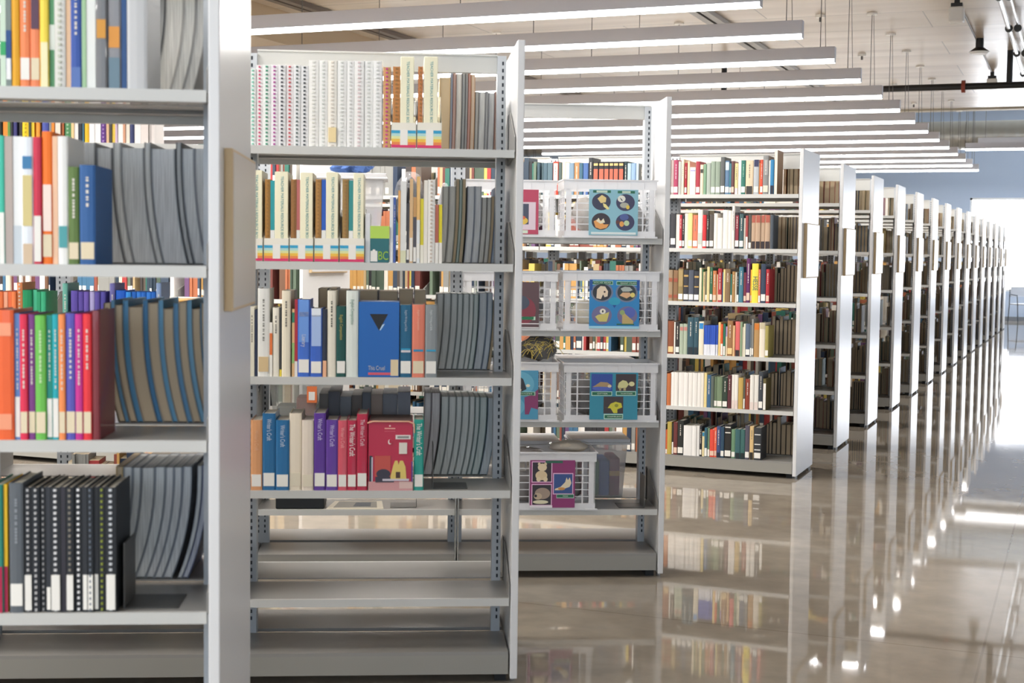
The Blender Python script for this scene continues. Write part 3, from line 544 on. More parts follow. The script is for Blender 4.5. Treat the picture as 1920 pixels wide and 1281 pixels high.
# cardboard resource boxes with rainbow bands
def resource_box(F, z, zoom, xl, xr, yt, tab, coils, lbl):
    zx, zy, k, yb = zoom; ym = (yt+yb)/2
    a, _ = F.hit(zx+xl/k, zy+ym/k, .014); b, _ = F.hit(zx+xr/k, zy+ym/k, .014); _, zt = F.hit(zx+(xl+xr)/2/k, zy+yt/k, .014)
    w_, h = b-a-.001, zt-z; d = .24
    t = empty('cardboard_file_box', F.w(a, .014, z+.0005), F.th); CB = mat('F3EFE2', .6)
    m_ = MB().box(0, w_, 0, .0025, 0, h, CB).box(0, w_, d-.0025, d, 0, h*1.5, CB).box(0, w_, 0, d, 0, .002, CB)
    for x in (0, w_-.002):
        m_.prism([(0, 0), (d, 0), (d, h*2.3), (.10, h*1.5), (0, h)], [(x, 0, 0), (x+.002, 0, 0)], CB, 'x')
    m_.build('box_body', t)
    fb = MB()
    for za, zb, hx in ((.02, .13, 'E0346E'), (.13, .24, 'F08A4C'), (.24, .36, 'F7C64A'), (.36, .47, 'E4E8A8'), (.47, .58, 'B8E0DC'), (.58, .70, '2FA3D0')): fb.box(.001, w_-.001, -.0007, 0, h*za, h*zb, mat(hx, .5))
    fb.build('rainbow_band', t); MB().box(w_*.36, w_*.66, -.0012, 0, h*.12, h*.74, mat('F4F1EA', .5)).build('box_label', t)
    tag(t, lbl+' white box with a rainbow band', 'box file', 'rainbow banded file boxes')
    a2, _ = F.hit(zx+tab[0]/k, zy+(tab[2]+yb)/2/k, .02); b2, _ = F.hit(zx+tab[1]/k, zy+(tab[2]+yb)/2/k, .02); _, zt2 = F.hit(zx+tab[0]/k, zy+tab[2]/k, .02)
    a2, b2 = max(a2, a+.003), min(b2, b-.004)
    bx = empty('resource_binder', F.w(a2, .018, z+.003), F.th); hh = zt2-z-.003
    bevel(MB().box(0, b2-a2, 0, .20, 0, hh, mat('FAF5D6', .5)).build('cover', bx), .002); MB().box(.003, b2-a2-.003, .004, .197, hh-.004, hh+.0004, PAGE).build('pages', bx)
    text(bx, 'TEACHER MATERIALS RESOURCE BOX', .0125, TEAL, ((b2-a2)*.55, -.0006, hh*.95), DOWN, 'spine_title', width=(hh-h)*.9+.01)
    tag(bx, 'tall cream binder lettered in teal standing in the '+lbl+' rainbow box', 'binder', 'cream resource binders')
    for (c0, c1, ct, hx, kd) in coils:
        a3, _ = F.hit(zx+c0/k, zy+(ct+yb)/2/k, .02); b3, _ = F.hit(zx+c1/k, zy+(ct+yb)/2/k, .02); _, zt3 = F.hit(zx+c0/k, zy+ct/k, .02)
        if a3 < a2: a3, b3 = max(a3, a+.003), min(b3, a2-.0008)
        else: a3, b3 = max(a3, b2+.0008), min(b3, b-.003)
        if b3-a3 < .003: continue
        r = book(F, a3, b3, .022, z+.003, zt3-z-.003, .19, hx, pf('S'+'A87A40') if kd == 'coil' else pf('n|B.0,.38,F0F0EC'), 'spiral_bound_book' if kd == 'coil' else 'paperback_book')
        tag(r, ('brown comb bound book' if kd == 'coil' else 'thin '+cname(hx)+' paperback')+' standing in the '+lbl+' rainbow box', 'book', 'books in the rainbow boxes')
z2 = (460, 290, Z5, 735)
for q, (xl, xr, tab, coils) in enumerate([(10, 121, (30, 118, 105), ()), (125, 297, (200, 294, 115), ((128, 168, 165, 'B88844', 'coil'), (170, 198, 175, '2FA0A8', 'pb'))), (300, 464, (372, 461, 120), ((308, 346, 165, 'A87848', 'coil'), (348, 370, 170, 'C0706C', 'pb'))),
    (468, 636, (548, 632, 120), ((471, 515, 165, 'BC8C4C', 'coil'), (518, 546, 170, '2A5FC0', 'pb'))), (640, 810, (733, 806, 125), ((658, 700, 165, 'A88850', 'coil'), (703, 731, 175, '3A9494', 'pb')))]):
    resource_box(FB, ZAB[1], z2, xl, xr, 570, tab, coils, ['leftmost second shelf', 'second from left second shelf', 'middle second shelf', 'fourth from left second shelf', 'rightmost second shelf'][q])
z1 = (460, 80, Z5, 705)
resource_box(FB, ZAB[0], z1, 990, 1163, 545, (1053, 1145, 95), ((1002, 1050, 160, 'C88A4C', 'coil'),), 'left top shelf')
resource_box(FB, ZAB[0], z1, 1166, 1336, 545, (1212, 1306, 95), ((1169, 1204, 160, 'D08850', 'coil'),), 'right top shelf')
# ABC booklet, blue slipcase, red slipcase
def slab(F, z, zoom, xl, xr, yt, y0, d, hx, name):
    zx, zy, k, yb = zoom; a, _ = F.hit(zx+xl/k, zy+(yt+yb)/2/k, y0); b, _ = F.hit(zx+xr/k, zy+(yt+yb)/2/k, y0); _, zt = F.hit(zx+xl/k, zy+yt/k, y0)
    t = empty(name, F.w(a, y0, z+.0005), F.th); w_, h = b-a, zt-z
    bevel(MB().box(0, w_, 0, d, 0, h, mat(hx, .4)).build('case_body', t), .002); return t, w_, h
def deco(t, w_, h, items, name='cover_print', f=-.0006):
    m_ = MB()
    for n_, (sh, hx, *p) in enumerate(items):
        yy = f-.00025*n_; mm = mat(hx, .45)
        if sh == 'r': m_.box(w_*p[0], w_*p[1], yy, .0002, h*p[2], h*p[3], mm)
        elif sh == 'e': m_.prism([(w_*p[0]+w_*p[2]*math.cos(a), h*p[1]+h*p[3]*math.sin(a)) for a in np.linspace(0, 2*math.pi, 25)[:-1]], [(.0002, 0, 0), (yy, 0, 0)], mm, 'y')
        elif sh == 'p': m_.prism([(w_*x, h*y) for x, y in p[0]], [(.0002, 0, 0), (yy, 0, 0)], mm, 'y')
    return m_.build(name, t)
t, w_, h = slab(FB, ZAB[1], z2, 848, 978, 485, .02, .012, '1E6A70', 'alphabet_booklet')
deco(t, w_, h, [('r', 'B9DC5A', 0, 1, .66, 1), ('r', 'F0EEE8', .02, .38, .03, .32), ('p', 'F0EEE8', [(.1, .3), (.3, .3), (.25, .36), (.15, .36)])]); text(t, 'BC', .034, mat('9CC83A', .5), (w_*.40, -.0016, h*.18), FLAT, 'cover_lettering', width=w_*.5, squash=1.2)
tag(t, 'teal and lime alphabet booklet facing out beside the rainbow boxes', 'book')
t, w_, h = slab(FB, ZAB[2], (460, 500, Z5, 755), 769, 1046, 240, .02, .17, '0A62B4', 'boxed_book_set')
deco(t, w_, h, [('p', '0B0C12', [(.27, .84), (.72, .84), (.5, .62)]), ('p', 'B8D8F4', [(.58, .70), (.64, .71), (.54, .625), (.51, .625)]), ('r', 'D85A6A', .24, .8, .03, .062), ('r', 'E2CFA8', .79, .98, .02, .235)])
text(t, 'This Cruel', .021, mat('C0C4C8', .5), (w_*.24, -.0016, h*.12), FLAT, 'cover_lettering', width=w_*.54); tag(t, 'blue boxed book set facing out with a black triangle cut out', 'boxed book set')
t, w_, h = slab(FB, ZAB[3], (460, 700, Z5, 805), 836, 1137, 325, .016, .19, 'BE2A4A', 'boxed_book_set')
deco(t, w_, h, [('r', 'D9A0A0', .0, 1, 0, .13), ('r', 'E6C4BC', .7, 1, .03, .13), ('r', '2E3440', .02, .09, .13, .5), ('r', 'C8C8D4', .07, .1, .13, .48), ('r', 'C8544A', .14, .5, .2, .5), ('e', '3B3848', .34, .24, .16, .07), ('r', '3B3848', .16, .58, .12, .2), ('p', 'E6CC70', [(.5, .2), (.56, .36), (.6, .43), (.66, .43), (.68, .37), (.71, .43), (.78, .43), (.84, .34), (.86, .17), (.5, .17)]), ('r', '4A3028', .62, .72, .18, .27), ('r', 'D8D0DC', .32, .92, .14, .17), ('r', 'EDE6E2', .61, .95, .74, .80), ('r', '8F908C', .65, .91, .755, .785), ('r', 'E4DED2', .69, .87, .53, .69), ('e', 'F0E8E0', .48, .70, .04, .035), ('e', 'BE2A4A', .5, .71, .035, .03), ('r', '5B3A8C', .97, 1, .13, .42)])
deco(t, w_, h, [('r', 'F0B0A0', .36, .6, .885, .9), ('r', 'D86878', .36, .6, .85, .856), ('e', 'F0D0C8', .48, .93, .02, .012)], 'cover_lettering')
MB().tube([(-.004, -.002, h*.97), (w_*.1, -.004, h*.995), (w_*.9, -.004, h*.995), (w_+.004, -.002, h*.96), (w_+.005, 0, h*.83)], .0025, mat('E8B898', .5)).build('elastic_cord', t)
MB().box(.004, w_-.004, .01, .186, h, h+.001, mat('7A6660', .6)).build('closing_flap', t)
tag(t, 'crimson boxed book set facing out with a yellow tower picture', 'boxed book set')
# bookends on shelves
def bookend(F, x, y, z, lb, h=.15, right=True):
    t = empty('bookend', F.w(x, y, z+.0005), F.th); k = 1 if right else -1; x0, x1 = sorted((0, k*.12))
    MB().box(x0, x1, 0, .13, 0, .002, mat('4A4845', .4, .3)).build('base_plate', t); MB().box(-.001, .001, 0, .13, .002, h, mat('5A5855', .4, .3)).build('upright_plate', t); tag(t, lb, 'bookend', 'grey steel bookends')
# --- fourth bookcase (first of the long row): every spine of its end bay
K7 = 7.3846
FD0 = FD[0]
w = 'on the top shelf of the fourth bookcase'
shelf(FD0, ZD[0], (1250, 280, K7, 595), .02, w, """-10 28 140 8A3040 L; 30 57 150 C8B8A8 L; 60 98 150 B8A4A0 L; 100 158 150 A83A5C L|TF0C8D4; 162 203 168 B8B8B2 ; 207 240 140 F0E2C4 Td; 247 280 190 A82030 L|T; 288 316 165 EBC8A8 n; 320 400 250 EFEBE2 B.85,.9,A8A4D0; 405 461 170 A83040 L; 465 508 215 E8DCC0 B.72,.85,3A3A34; 510 550 205 7FA284 ; 553 609 190 A9B3A8 ; 612 673 168 94A392 L; 676 741 170 8E9C8C L; 746 805 108 5D6060 L; 806 866 160 5F7FA0 L|B.72,.96,C8D4DC; 868 893 195 3F7F8C L; 896 936 165 6A4444 Lk; 940 986 195 F0DCA0 Td|B.0,.2,E8D8E0; 990 1028 150 EFEAE4 n; 1032 1092 155 2F7466 L|Ta8d8c0; 1094 1198 155 E8D0B0 B.0,.24,33302E|Td; 1202 1276 145 B8BCC0 B.8,1.0,2A2C54|LE0E4DC; 1278 1292 190 C07838 n; 1294 1331 145 DE5238 L|T; 1334 1411 90 8C8C8A LE0DCC8|B.5,.9,9C9C9C|T; 1414 1434 155 E8E4DC n; 1436 1487 145 2E82B4 B.0,.25,1C2438; 1490 1536 8 8A6C50 B.0,1.0,F4ECDC""", zmax=.34)
w = 'on the second shelf of the fourth bookcase'
shelf(FD0, ZD[1], (1250, 370, K7, 685), .02, w, """-12 46 235 3A4048 L; 50 126 225 33343A B.1,.28,E8E8E4; 130 174 238 E9E2D4 n; 176 211 245 B8323E L|T; 214 244 250 2E2C30 L|T; 249 297 225 EAE0CE ; 299 357 220 ECD68C L; 360 428 248 E07A5C L|Td; 431 495 172 DEDFD8 B.1,.4,C4C8BE; 497 548 245 CC2A30 L; 551 585 250 33322E L|T; 590 649 238 544C46 L; 653 704 222 E8E0D8 ; 706 774 285 EDE8E0 ; 776 850 175 ECE8E0 ; 852 904 185 EAE4DA ; 906 942 120 E6E2DA Td; 946 1000 212 2C2428 L|B.2,.92,8C2838|T; 1004 1064 232 3A585C L|T; 1068 1088 290 C8C0B4 ; 1092 1126 255 A84A48 B.0,.36,F0ECE4; 1130 1170 238 5A5650 M.18; 1173 1230 250 BFA288 B.78,1.0,B05A48|B.0,.22,2A1C22; 1232 1300 250 BFA288 B.78,1.0,B05A48|B.0,.22,2A1C22; 1303 1361 250 BFA288 B.78,1.0,B05A48|B.0,.22,2A1C22; 1363 1432 248 BFA288 B.78,1.0,B05A48|B.0,.22,2A1C22; 1434 1478 245 4A525C """, zmax=.32)
w = 'on the third shelf of the fourth bookcase'
shelf(FD0, ZD[2], (1245, 470, K7, 680), .02, w, """-10 58 250 5A5A54 L; 61 122 268 9C8468 B.62,.74,A0583C|B.1,.2,A0583C; 125 192 272 8A6848 B.62,.74,9A4C38|B.1,.2,9A4C38; 195 264 250 8C7A50 L|B.45,.95,A89060; 267 340 268 2B2C34 L|B.78,.84,C09C58|B.46,.5,C09C58; 342 411 270 4C5260 L; 413 487 285 2E3038 L|B.78,.84,C09C58|B.46,.5,C09C58; 490 522 240 EADCBC ; 524 540 260 3A7048 ; 542 570 295 D0B888 Td; 571 594 285 6A6A54 L; 596 632 225 DCCB94 ; 634 670 235 3C7050 L|T; 674 724 280 C47C4C Lk|T; 728 744 330 C8B088 ; 746 802 250 AA3038 Lk|T; 804 818 300 2E6A94 n; 820 842 262 EAD890 ; 844 918 255 846A48 T|B.6,.8,94785A; 920 941 325 2C6C5C M.26; 944 984 290 A8804C T; 986 1004 300 E0D8C4 n; 1006 1034 310 2E3432 M.26|T; 1038 1098 228 42788C T; 1101 1137 305 7A3040 Lk; 1141 1192 110 5E1E5C Lk|T; 1194 1214 265 ECAC30 Lk; 1216 1304 180 F6DE4A Xhe; 1306 1334 262 D87058 M.22|T; 1340 1409 185 2E3C54 L; 1412 1460 258 B02430 Lk|T""", zmax=.31)
w = 'on the fourth shelf of the fourth bookcase'
blues = ''.join(f'{550+16.2*i:.0f} {565.5+16.2*i:.0f} 372 2450B8 n|B.0,.36,E4E6EE;' for i in range(12))
shelf(FD0, ZD[3], (1245, 560, K7, 755), .02, w, """-10 50 300 7A4A34 ; 55 135 312 86492C LE8C890; 138 155 325 E8E4DA n; 157 211 330 2E2A2A L|T; 214 268 352 A8B4A0 B.78,.9,C08078; 270 322 352 A8B4A0 B.78,.9,C08078; 326 411 262 2F5260 B.0,.2,1C2A34|T; 414 476 262 2F5260 B.0,.2,1C2A34|T; 480 548 318 E9DFC8 B.78,.95,2A88C8;"""+blues+"""750 783 330 ECCB88 ; 786 816 355 D85828 M.38; 819 849 350 1F7058 M.3; 851 872 388 B49AC0 B.0,.66,EAD8B8; 875 950 308 9C7048 LEDCF94|T; 953 984 375 D8B080 ; 986 1049 320 DE6A68 B.0,.18,2C2428; 1052 1084 325 8AA080 ; 1086 1099 395 DCD4BC n; 1101 1126 350 E8E4CC ; 1128 1190 350 5A6A80 L|B.0,.15,22242E; 1192 1210 365 6A747A M.28; 1212 1240 285 8C8C88 L; 1243 1318 340 B8905C B.8,.98,D07828; 1321 1398 335 EBE0CE B.82,1.0,C8BC9C; 1400 1446 378 A89C58 L""", zmax=.31)
w = 'on the fifth shelf of the fourth bookcase'
shelf(FD0, ZD[4], (1240, 660, K7, 760), .02, w, """-10 68 280 6A4030 ; 76 130 300 BC6C3C ; 133 182 284 EDE9E4 ; 184 232 284 ECE8E2 ; 234 312 286 EDE9E4 ; 314 371 288 ECE8E3 ; 373 431 290 ECE8E2 ; 433 497 292 EBE7E1 ; 499 550 293 EBE7E1 ; 552 588 294 EBE4D8 ; 590 628 294 ECD898 ; 631 684 322 3C6488 T; 686 728 335 5E6860 ; 730 768 342 66785E L; 770 842 345 74886A L; 845 915 355 2A3C30 L|T; 918 970 322 5A2830 T; 973 1017 318 EBE6DE B.0,.25,E6D4CC; 1019 1063 320 EBE6DE B.0,.25,E6D4CC; 1066 1131 360 C4A458 ; 1133 1157 345 5A5C50 M.32; 1162 1222 378 8C3C28 T; 1226 1282 322 EAE6DE B.0,.22,E4D4CC; 1284 1343 324 EAE6DE B.0,.22,E4D4CC; 1346 1404 275 3A4048 L|T; 1408 1449 372 6A6038 M.85""", zmax=.31)
w = 'on the bottom shelf of the fourth bookcase'
its = shelf(FD0, ZD[5], (1240, 755, K7, 785), .02, w, """-10 50 300 4A4A44 ; 56 79 375 C25A2C M.2; 82 141 268 B8A450 ; 143 165 290 2C2824 M.4; 169 221 270 6C3230 Lk; 224 304 250 262826 L|T; 307 424 320 EDEBE8 ; 426 485 325 ECEAE6 ; 487 525 325 ECEAE6 ; 527 558 325 25262C L|T; 561 595 405 E8D8A8 B.82,.97,3088B0; 597 635 350 2F5C6C M.3; 637 667 355 6F8A6C M.26; 669 728 375 E04C3C Lk; 731 765 350 EC6848 Lk|T; 767 818 328 40507C B.0,.16,1E2838|T; 820 868 340 2A4860 L; 872 964 305 262422 L|B.9,.93,E8E4DC|B.74,.77,E8E4DC; 967 1020 372 6C9070 L; 1022 1090 372 3A6468 B.0,.2,1E2A30; 1092 1155 374 3C6864 B.0,.2,1E2A2C; 1160 1220 320 54505E L; 1222 1276 330 E0C088 Td|B.0,.22,2E2A24; 1280 1382 350 33363A L|B.77,.8,E8E8E4|B.47,.5,E8E8E4|B.3,.33,E8E8E4""", zmax=.31)
# lettering that reads across the last black book
a, b, h, _, _ = its[-1]; kt = empty('spine_lettering', FD0.w(a, .02, ZD[5]), 0)
for o in list(COL.objects):
    if o.type == 'EMPTY' and o.get('label', '').endswith('bottom shelf of the fourth bookcase') and abs(o.location.x-FD0.w(a, 0, 0).x) < 1e-4: text(o, 'KAFKA', .018, mat('F0F0EC', .5), (.002, -.0052, h*.64), FLAT, 'spine_title', width=(b-a)*.8)
bpy.data.objects.remove(kt)
# fore edges of the far side of the end bay
for zi, (lab_, zoom, spec) in enumerate([
    ('top', (1250, 280, K7, 590), "1618 1655 185 A8683C A; 1672 1698 195 6A6658 A; 1700 1755 195 6A5A44 A; 1758 1820 190 8A7A60 A; 1822 1852 185 A85A2C A"),
    ('second', (1250, 370, K7, 680), "1480 1525 268 6A5A28 A; 1530 1590 272 6A4A28 A; 1592 1645 272 9A7450 A; 1648 1668 280 3A5A58 A; 1680 1705 275 6A5C38 A; 1708 1745 275 5C5238 A; 1748 1790 272 8A8090 A; 1792 1832 275 4A4A48 A"),
    ('third', (1245, 470, K7, 670), "1525 1570 235 3A4A38 A; 1575 1600 310 4A443C A; 1605 1655 245 4C4038 A; 1658 1690 240 463C34 A; 1695 1745 195 54483E A; 1750 1795 205 54483E A; 1800 1848 210 50463C A"),
    ('fourth', (1245, 560, K7, 725), "1490 1540 245 4A4038 A; 1545 1592 300 54483E A; 1595 1645 250 5A5048 A; 1650 1705 305 4E443C A; 1710 1755 300 564C42 A; 1760 1820 290 544A40 A"),
    ('fifth', (1240, 660, K7, 715), "1470 1510 300 5A5040 A; 1515 1560 300 5C4E40 A; 1565 1605 290 54483C A; 1618 1638 220 2A4C74 A; 1645 1680 300 5C5044 A; 1682 1725 295 6A5E50 A; 1730 1792 260 5E4C3A A; 1800 1830 290 4A3C34 A"),
    ('bottom', (1240, 755, K7, 725), "1400 1440 330 4A4238 A; 1445 1485 300 4E443A A; 1490 1530 270 463C32 A; 1535 1590 285 544A3E A; 1595 1650 200 5C5244 A; 1655 1720 310 54483C A; 1725 1790 310 54483C A; 1795 1825 310 4A4036 A")]):
    shelf(FD0, ZD[zi], zoom, .365, f'page edges right of {lab_} shelf, fourth bookcase', spec, fore=True, depth=.2, group='books facing away on the fourth bookcase', zmax=.3)
# second bay of the fourth bookcase, seen over the crates
w = 'on the top shelf of the fourth bookcase, left bay'
shelf(FD0, ZD[0], (980, 290, 6.857, 480), .02, w, """186 225 105 3E5560 ; 227 264 105 42585F ; 267 316 108 4C6470 ; 319 383 106 566E78 ; 392 457 92 C8402C B.3,.95,E8D8C8|Td; 460 500 100 50605C ; 504 552 92 E6D6B8 ; 556 602 108 B8CAD8 ; 604 658 108 7890A4 ; 662 724 100 B88458 T; 726 772 108 3E6478 ; 776 840 108 4868A0 ; 846 900 42 303236 T; 905 970 92 24242A B.36,.78,C06048|B.88,.95,C8B070; 975 1042 92 24242A B.36,.78,C06048|B.88,.95,C8B070; 1045 1106 92 24242A B.36,.78,C06048|B.88,.95,C8B070; 1110 1164 92 24242A B.36,.78,C06048|B.88,.95,C8B070; 1167 1230 92 24242A B.36,.78,C06048|B.88,.95,C8B070; 1234 1297 92 24242A B.36,.78,C06048|B.88,.95,C8B070; 1300 1344 88 1E3438 T; 1347 1394 112 A8C0CC ; 1397 1450 110 8CA8CC ; 1455 1486 112 B4CCE0 n; 1490 1572 122 50504C T""", zmax=.32)
# --- second bay of the second bookcase, seen through the nearest one
w = 'on the top shelf of the second bookcase, left bay'
shelf(FB, ZAB[0], (0, 215, 4.8, 250), .02, w, """-30 18 -700 1E2420 ; 24 66 -700 F08A28 n; 68 92 -700 5A8A3C T; 94 112 -700 22262A ; 114 150 -700 3A3A78 T; 152 168 -700 C0C4C8 ; 170 194 -700 343230 T; 196 252 -700 F2D21E SD8B818; 256 276 -700 3A3C30 ; 278 304 -700 F0D030 n; 306 322 -700 3A342C ; 324 360 -700 F0952C T; 364 378 -700 C03828 ; 380 440 -700 4450A0 T; 442 460 -700 8C9094 ; 462 488 -700 E88A2C ; 494 540 -700 EBDCCC n; 544 556 -700 332C28 ; 558 576 -700 A85A28 ; 580 636 -700 5E9E6A SA8C8A8; 640 664 -700 EFC890 n; 666 700 -700 F0ECE8 n; 704 734 -700 2A2E38 T; 738 756 -700 3E6A80 ; 762 800 -700 E8B81E ; 804 850 -700 F2F0F0 n; 852 904 -700 F0EEEE n; 908 952 -700 6A3A90 SB898D0; 956 980 -700 E0B890 ; 984 1004 -700 4A4440 ; 1008 1034 -700 E8C84A ; 1036 1056 -700 C8B0C8 n; 1060 1104 -700 F0EEEA n; 1108 1128 -700 D8A080 ; 1132 1166 -700 F0E4D4 n; 1170 1206 -700 38406C T; 1210 1264 -700 F0EEEE n; 1268 1334 -700 EAE0DA n; 1340 1362 -700 C4BCB8 n; 1364 1392 -700 E8E0DC n""", hfix=.27)
w = 'on the third shelf of the second bookcase, left bay'
shelf(FB, ZAB[2], (0, 510, 4.8, 260), .02, w, """-40 30 180 F07840 ; 34 66 182 F0A888 ; 68 100 180 EC7444 ; 104 146 180 F08048 ; 150 196 98 E89058 SD8D0C8; 204 290 165 108C58 ; 294 326 165 4CC094 ; 328 360 180 2CA070 ; 362 410 180 38B080 ; 560 606 105 6AB0A0 T; 636 700 172 5E4CA8 ; 704 750 180 5A48A0 ; 754 800 180 6A54AC ; 804 850 180 B0A8D8 ; 854 900 182 5A4CA0 ; 904 950 182 5048A0 ; 988 1034 105 6A68A8 T; 1040 1130 168 0F5CC8 ; 1134 1180 182 2C8CE0 ; 1184 1225 182 1868C8 ; 1228 1270 182 2C7CD8 ; 1272 1316 184 1868C8 ; 1318 1360 184 2C7CD8 ; 1362 1400 184 1868C8 ; 1406 1450 102 8CA4CC T""", zmax=.34)
# ------------------------------------------------------------------ the many books nobody could count: one mesh
PALN = ['6E3A34', '8C4A3C', '3C4A5C', '2F3E4E', '4A5A4C', '6A7A68', 'B8A078', 'D8CCB4', 'E6E0D4', 'E8E4DC', '2C2C30', '3A3432', 'A83A3A', '3F6A8A', '2F6A5C', 'C89A58', 'D8C060', '6A4A70', '8C8C88', '5A5048', 'B06A48', 'EDE9E4', '24344C', '70503C']
PALR = ['5A4A3C', '4A3E34', '6A5A48', '3C3430', '4C4A44', '7A5A3C', '3A4048', '5C3C30', '8A7858']
R2 = random.Random(11)
cv, cf, cc = [], [], []
def cbox(F, x0, x1, y0, y1, z0, z1, cols):
    n = len(cv)
    for z in (z0, z1):
        for x, y in ((x0, y0), (x1, y0), (x1, y1), (x0, y1)):
            p = F.ux*x+F.uy*y; cv.append((F.X+p.x, F.Y+p.y, z))
    cf.extend([(n, n+3, n+2, n+1), (n+4, n+5, n+6, n+7), (n, n+1, n+5, n+4), (n+1, n+2, n+6, n+5), (n+2, n+3, n+7, n+6), (n+3, n, n+4, n+7)])
    cc.extend(cols)     # bottom, top, front, right, back, left
_LC = {}
def LC(h):
    if h not in _LC: _LC[h] = lin(h)
    return _LC[h]
def fill(F, z, s0, s1, side, hmax=.29, lean=.75):
    """books from s0 to s1 (distance from the end panel) on one side of a case"""
    s = s0; pg = LC('C9B696'); wl = LC('ECE8DE')
    while s < s1:
        wd = R2.choice([.012, .016, .02, .024, .03, .036, .045]); h = min(hmax, R2.uniform(.19, .28)); d = R2.uniform(.13, .19)
        if s+wd > s1: break
        rep = 1 if R2.random() > .12 else R2.randint(3, 6); c = LC(R2.choice(PALN))
        for _ in range(rep):
            if s+wd > s1: break
            y0 = .022+R2.uniform(0, .02) if side == 0 else DEP-.022-R2.uniform(0, .02)-d
            y1 = y0+d; x1, x0 = -s, -s-wd+.0008
            if side == 0: cols = [c, pg, c, c, pg, c]
            else: cols = [c, pg, pg, c, c, c]
            cbox(F, x0, x1, y0, y1, z+.0008, z+h, cols)
            if side == 0 and R2.random() < .6: cbox(F, x0+wd*.1, x1-wd*.1, y0-.0008, y0, z+h*.06, z+h*.24, [wl]*6)
            if side == 1:
                t_ = min(.003, wd*.15)
                cbox(F, x0, x0+t_, y0-.003, y0, z+.0008, z+h, [c]*6); cbox(F, x1-t_, x1, y0-.003, y0, z+.0008, z+h, [c]*6)
            s += wd
        if R2.random() < .04: s += R2.uniform(.02, .07)
def fillcase(F, zs, nb, start0, start1, skip=()):
    for zi, z in enumerate(zs):
        for k in range(nb):
            for side in (0, 1):
                if (zi, k, side) in skip: continue
                a = (start0 if side == 0 else start1) if k == 0 else .02+BAY*k+.038
                b = .02+BAY*(k+1)-.038
                if side == 0 and k and R2.random() < .5: b -= R2.uniform(.02, .12)
                fill(F, z, a, b, side, .27)
x_end = [FD0.hit(x/7.3846+1250, 400, .02)[0] for x in ()]
fillcase(FD0, ZD, 8, 9, .40, skip={(zi, 0, 0) for zi in range(6)} | {(0, 1, 0)})
for i in range(1, 15): fillcase(FD[i], ZD, 8 if i < 5 else 5, .26 if i < 5 else .3, .04)
fillcase(FN, ZD, 5, .05, .05)
# the two near cases and the puppet case: only the far side and the bays beyond
for zi in range(4): fill(FA, ZAB[zi], .96, 1.8, 0)
for zi in (2, 3): fill(FC, ZC[zi], 1.9, 2.7, 0, .26)
me = bpy.data.meshes.new('shelved_books'); me.from_pydata(cv, [], cf); me.materials.append(VCOL)
ca = me.color_attributes.new('Col', 'BYTE_COLOR', 'CORNER')
arr = np.repeat(np.array(cc, dtype=np.float32), 4, axis=0).reshape(-1); ca.data.foreach_set('color', arr)
o = bpy.data.objects.new('shelved_books', me); COL.objects.link(o)
tag(o, 'countless mixed library books filling the rest of the long row of stacks', 'books', kind='stuff')
print('STUFF boxes', len(cf)//6)
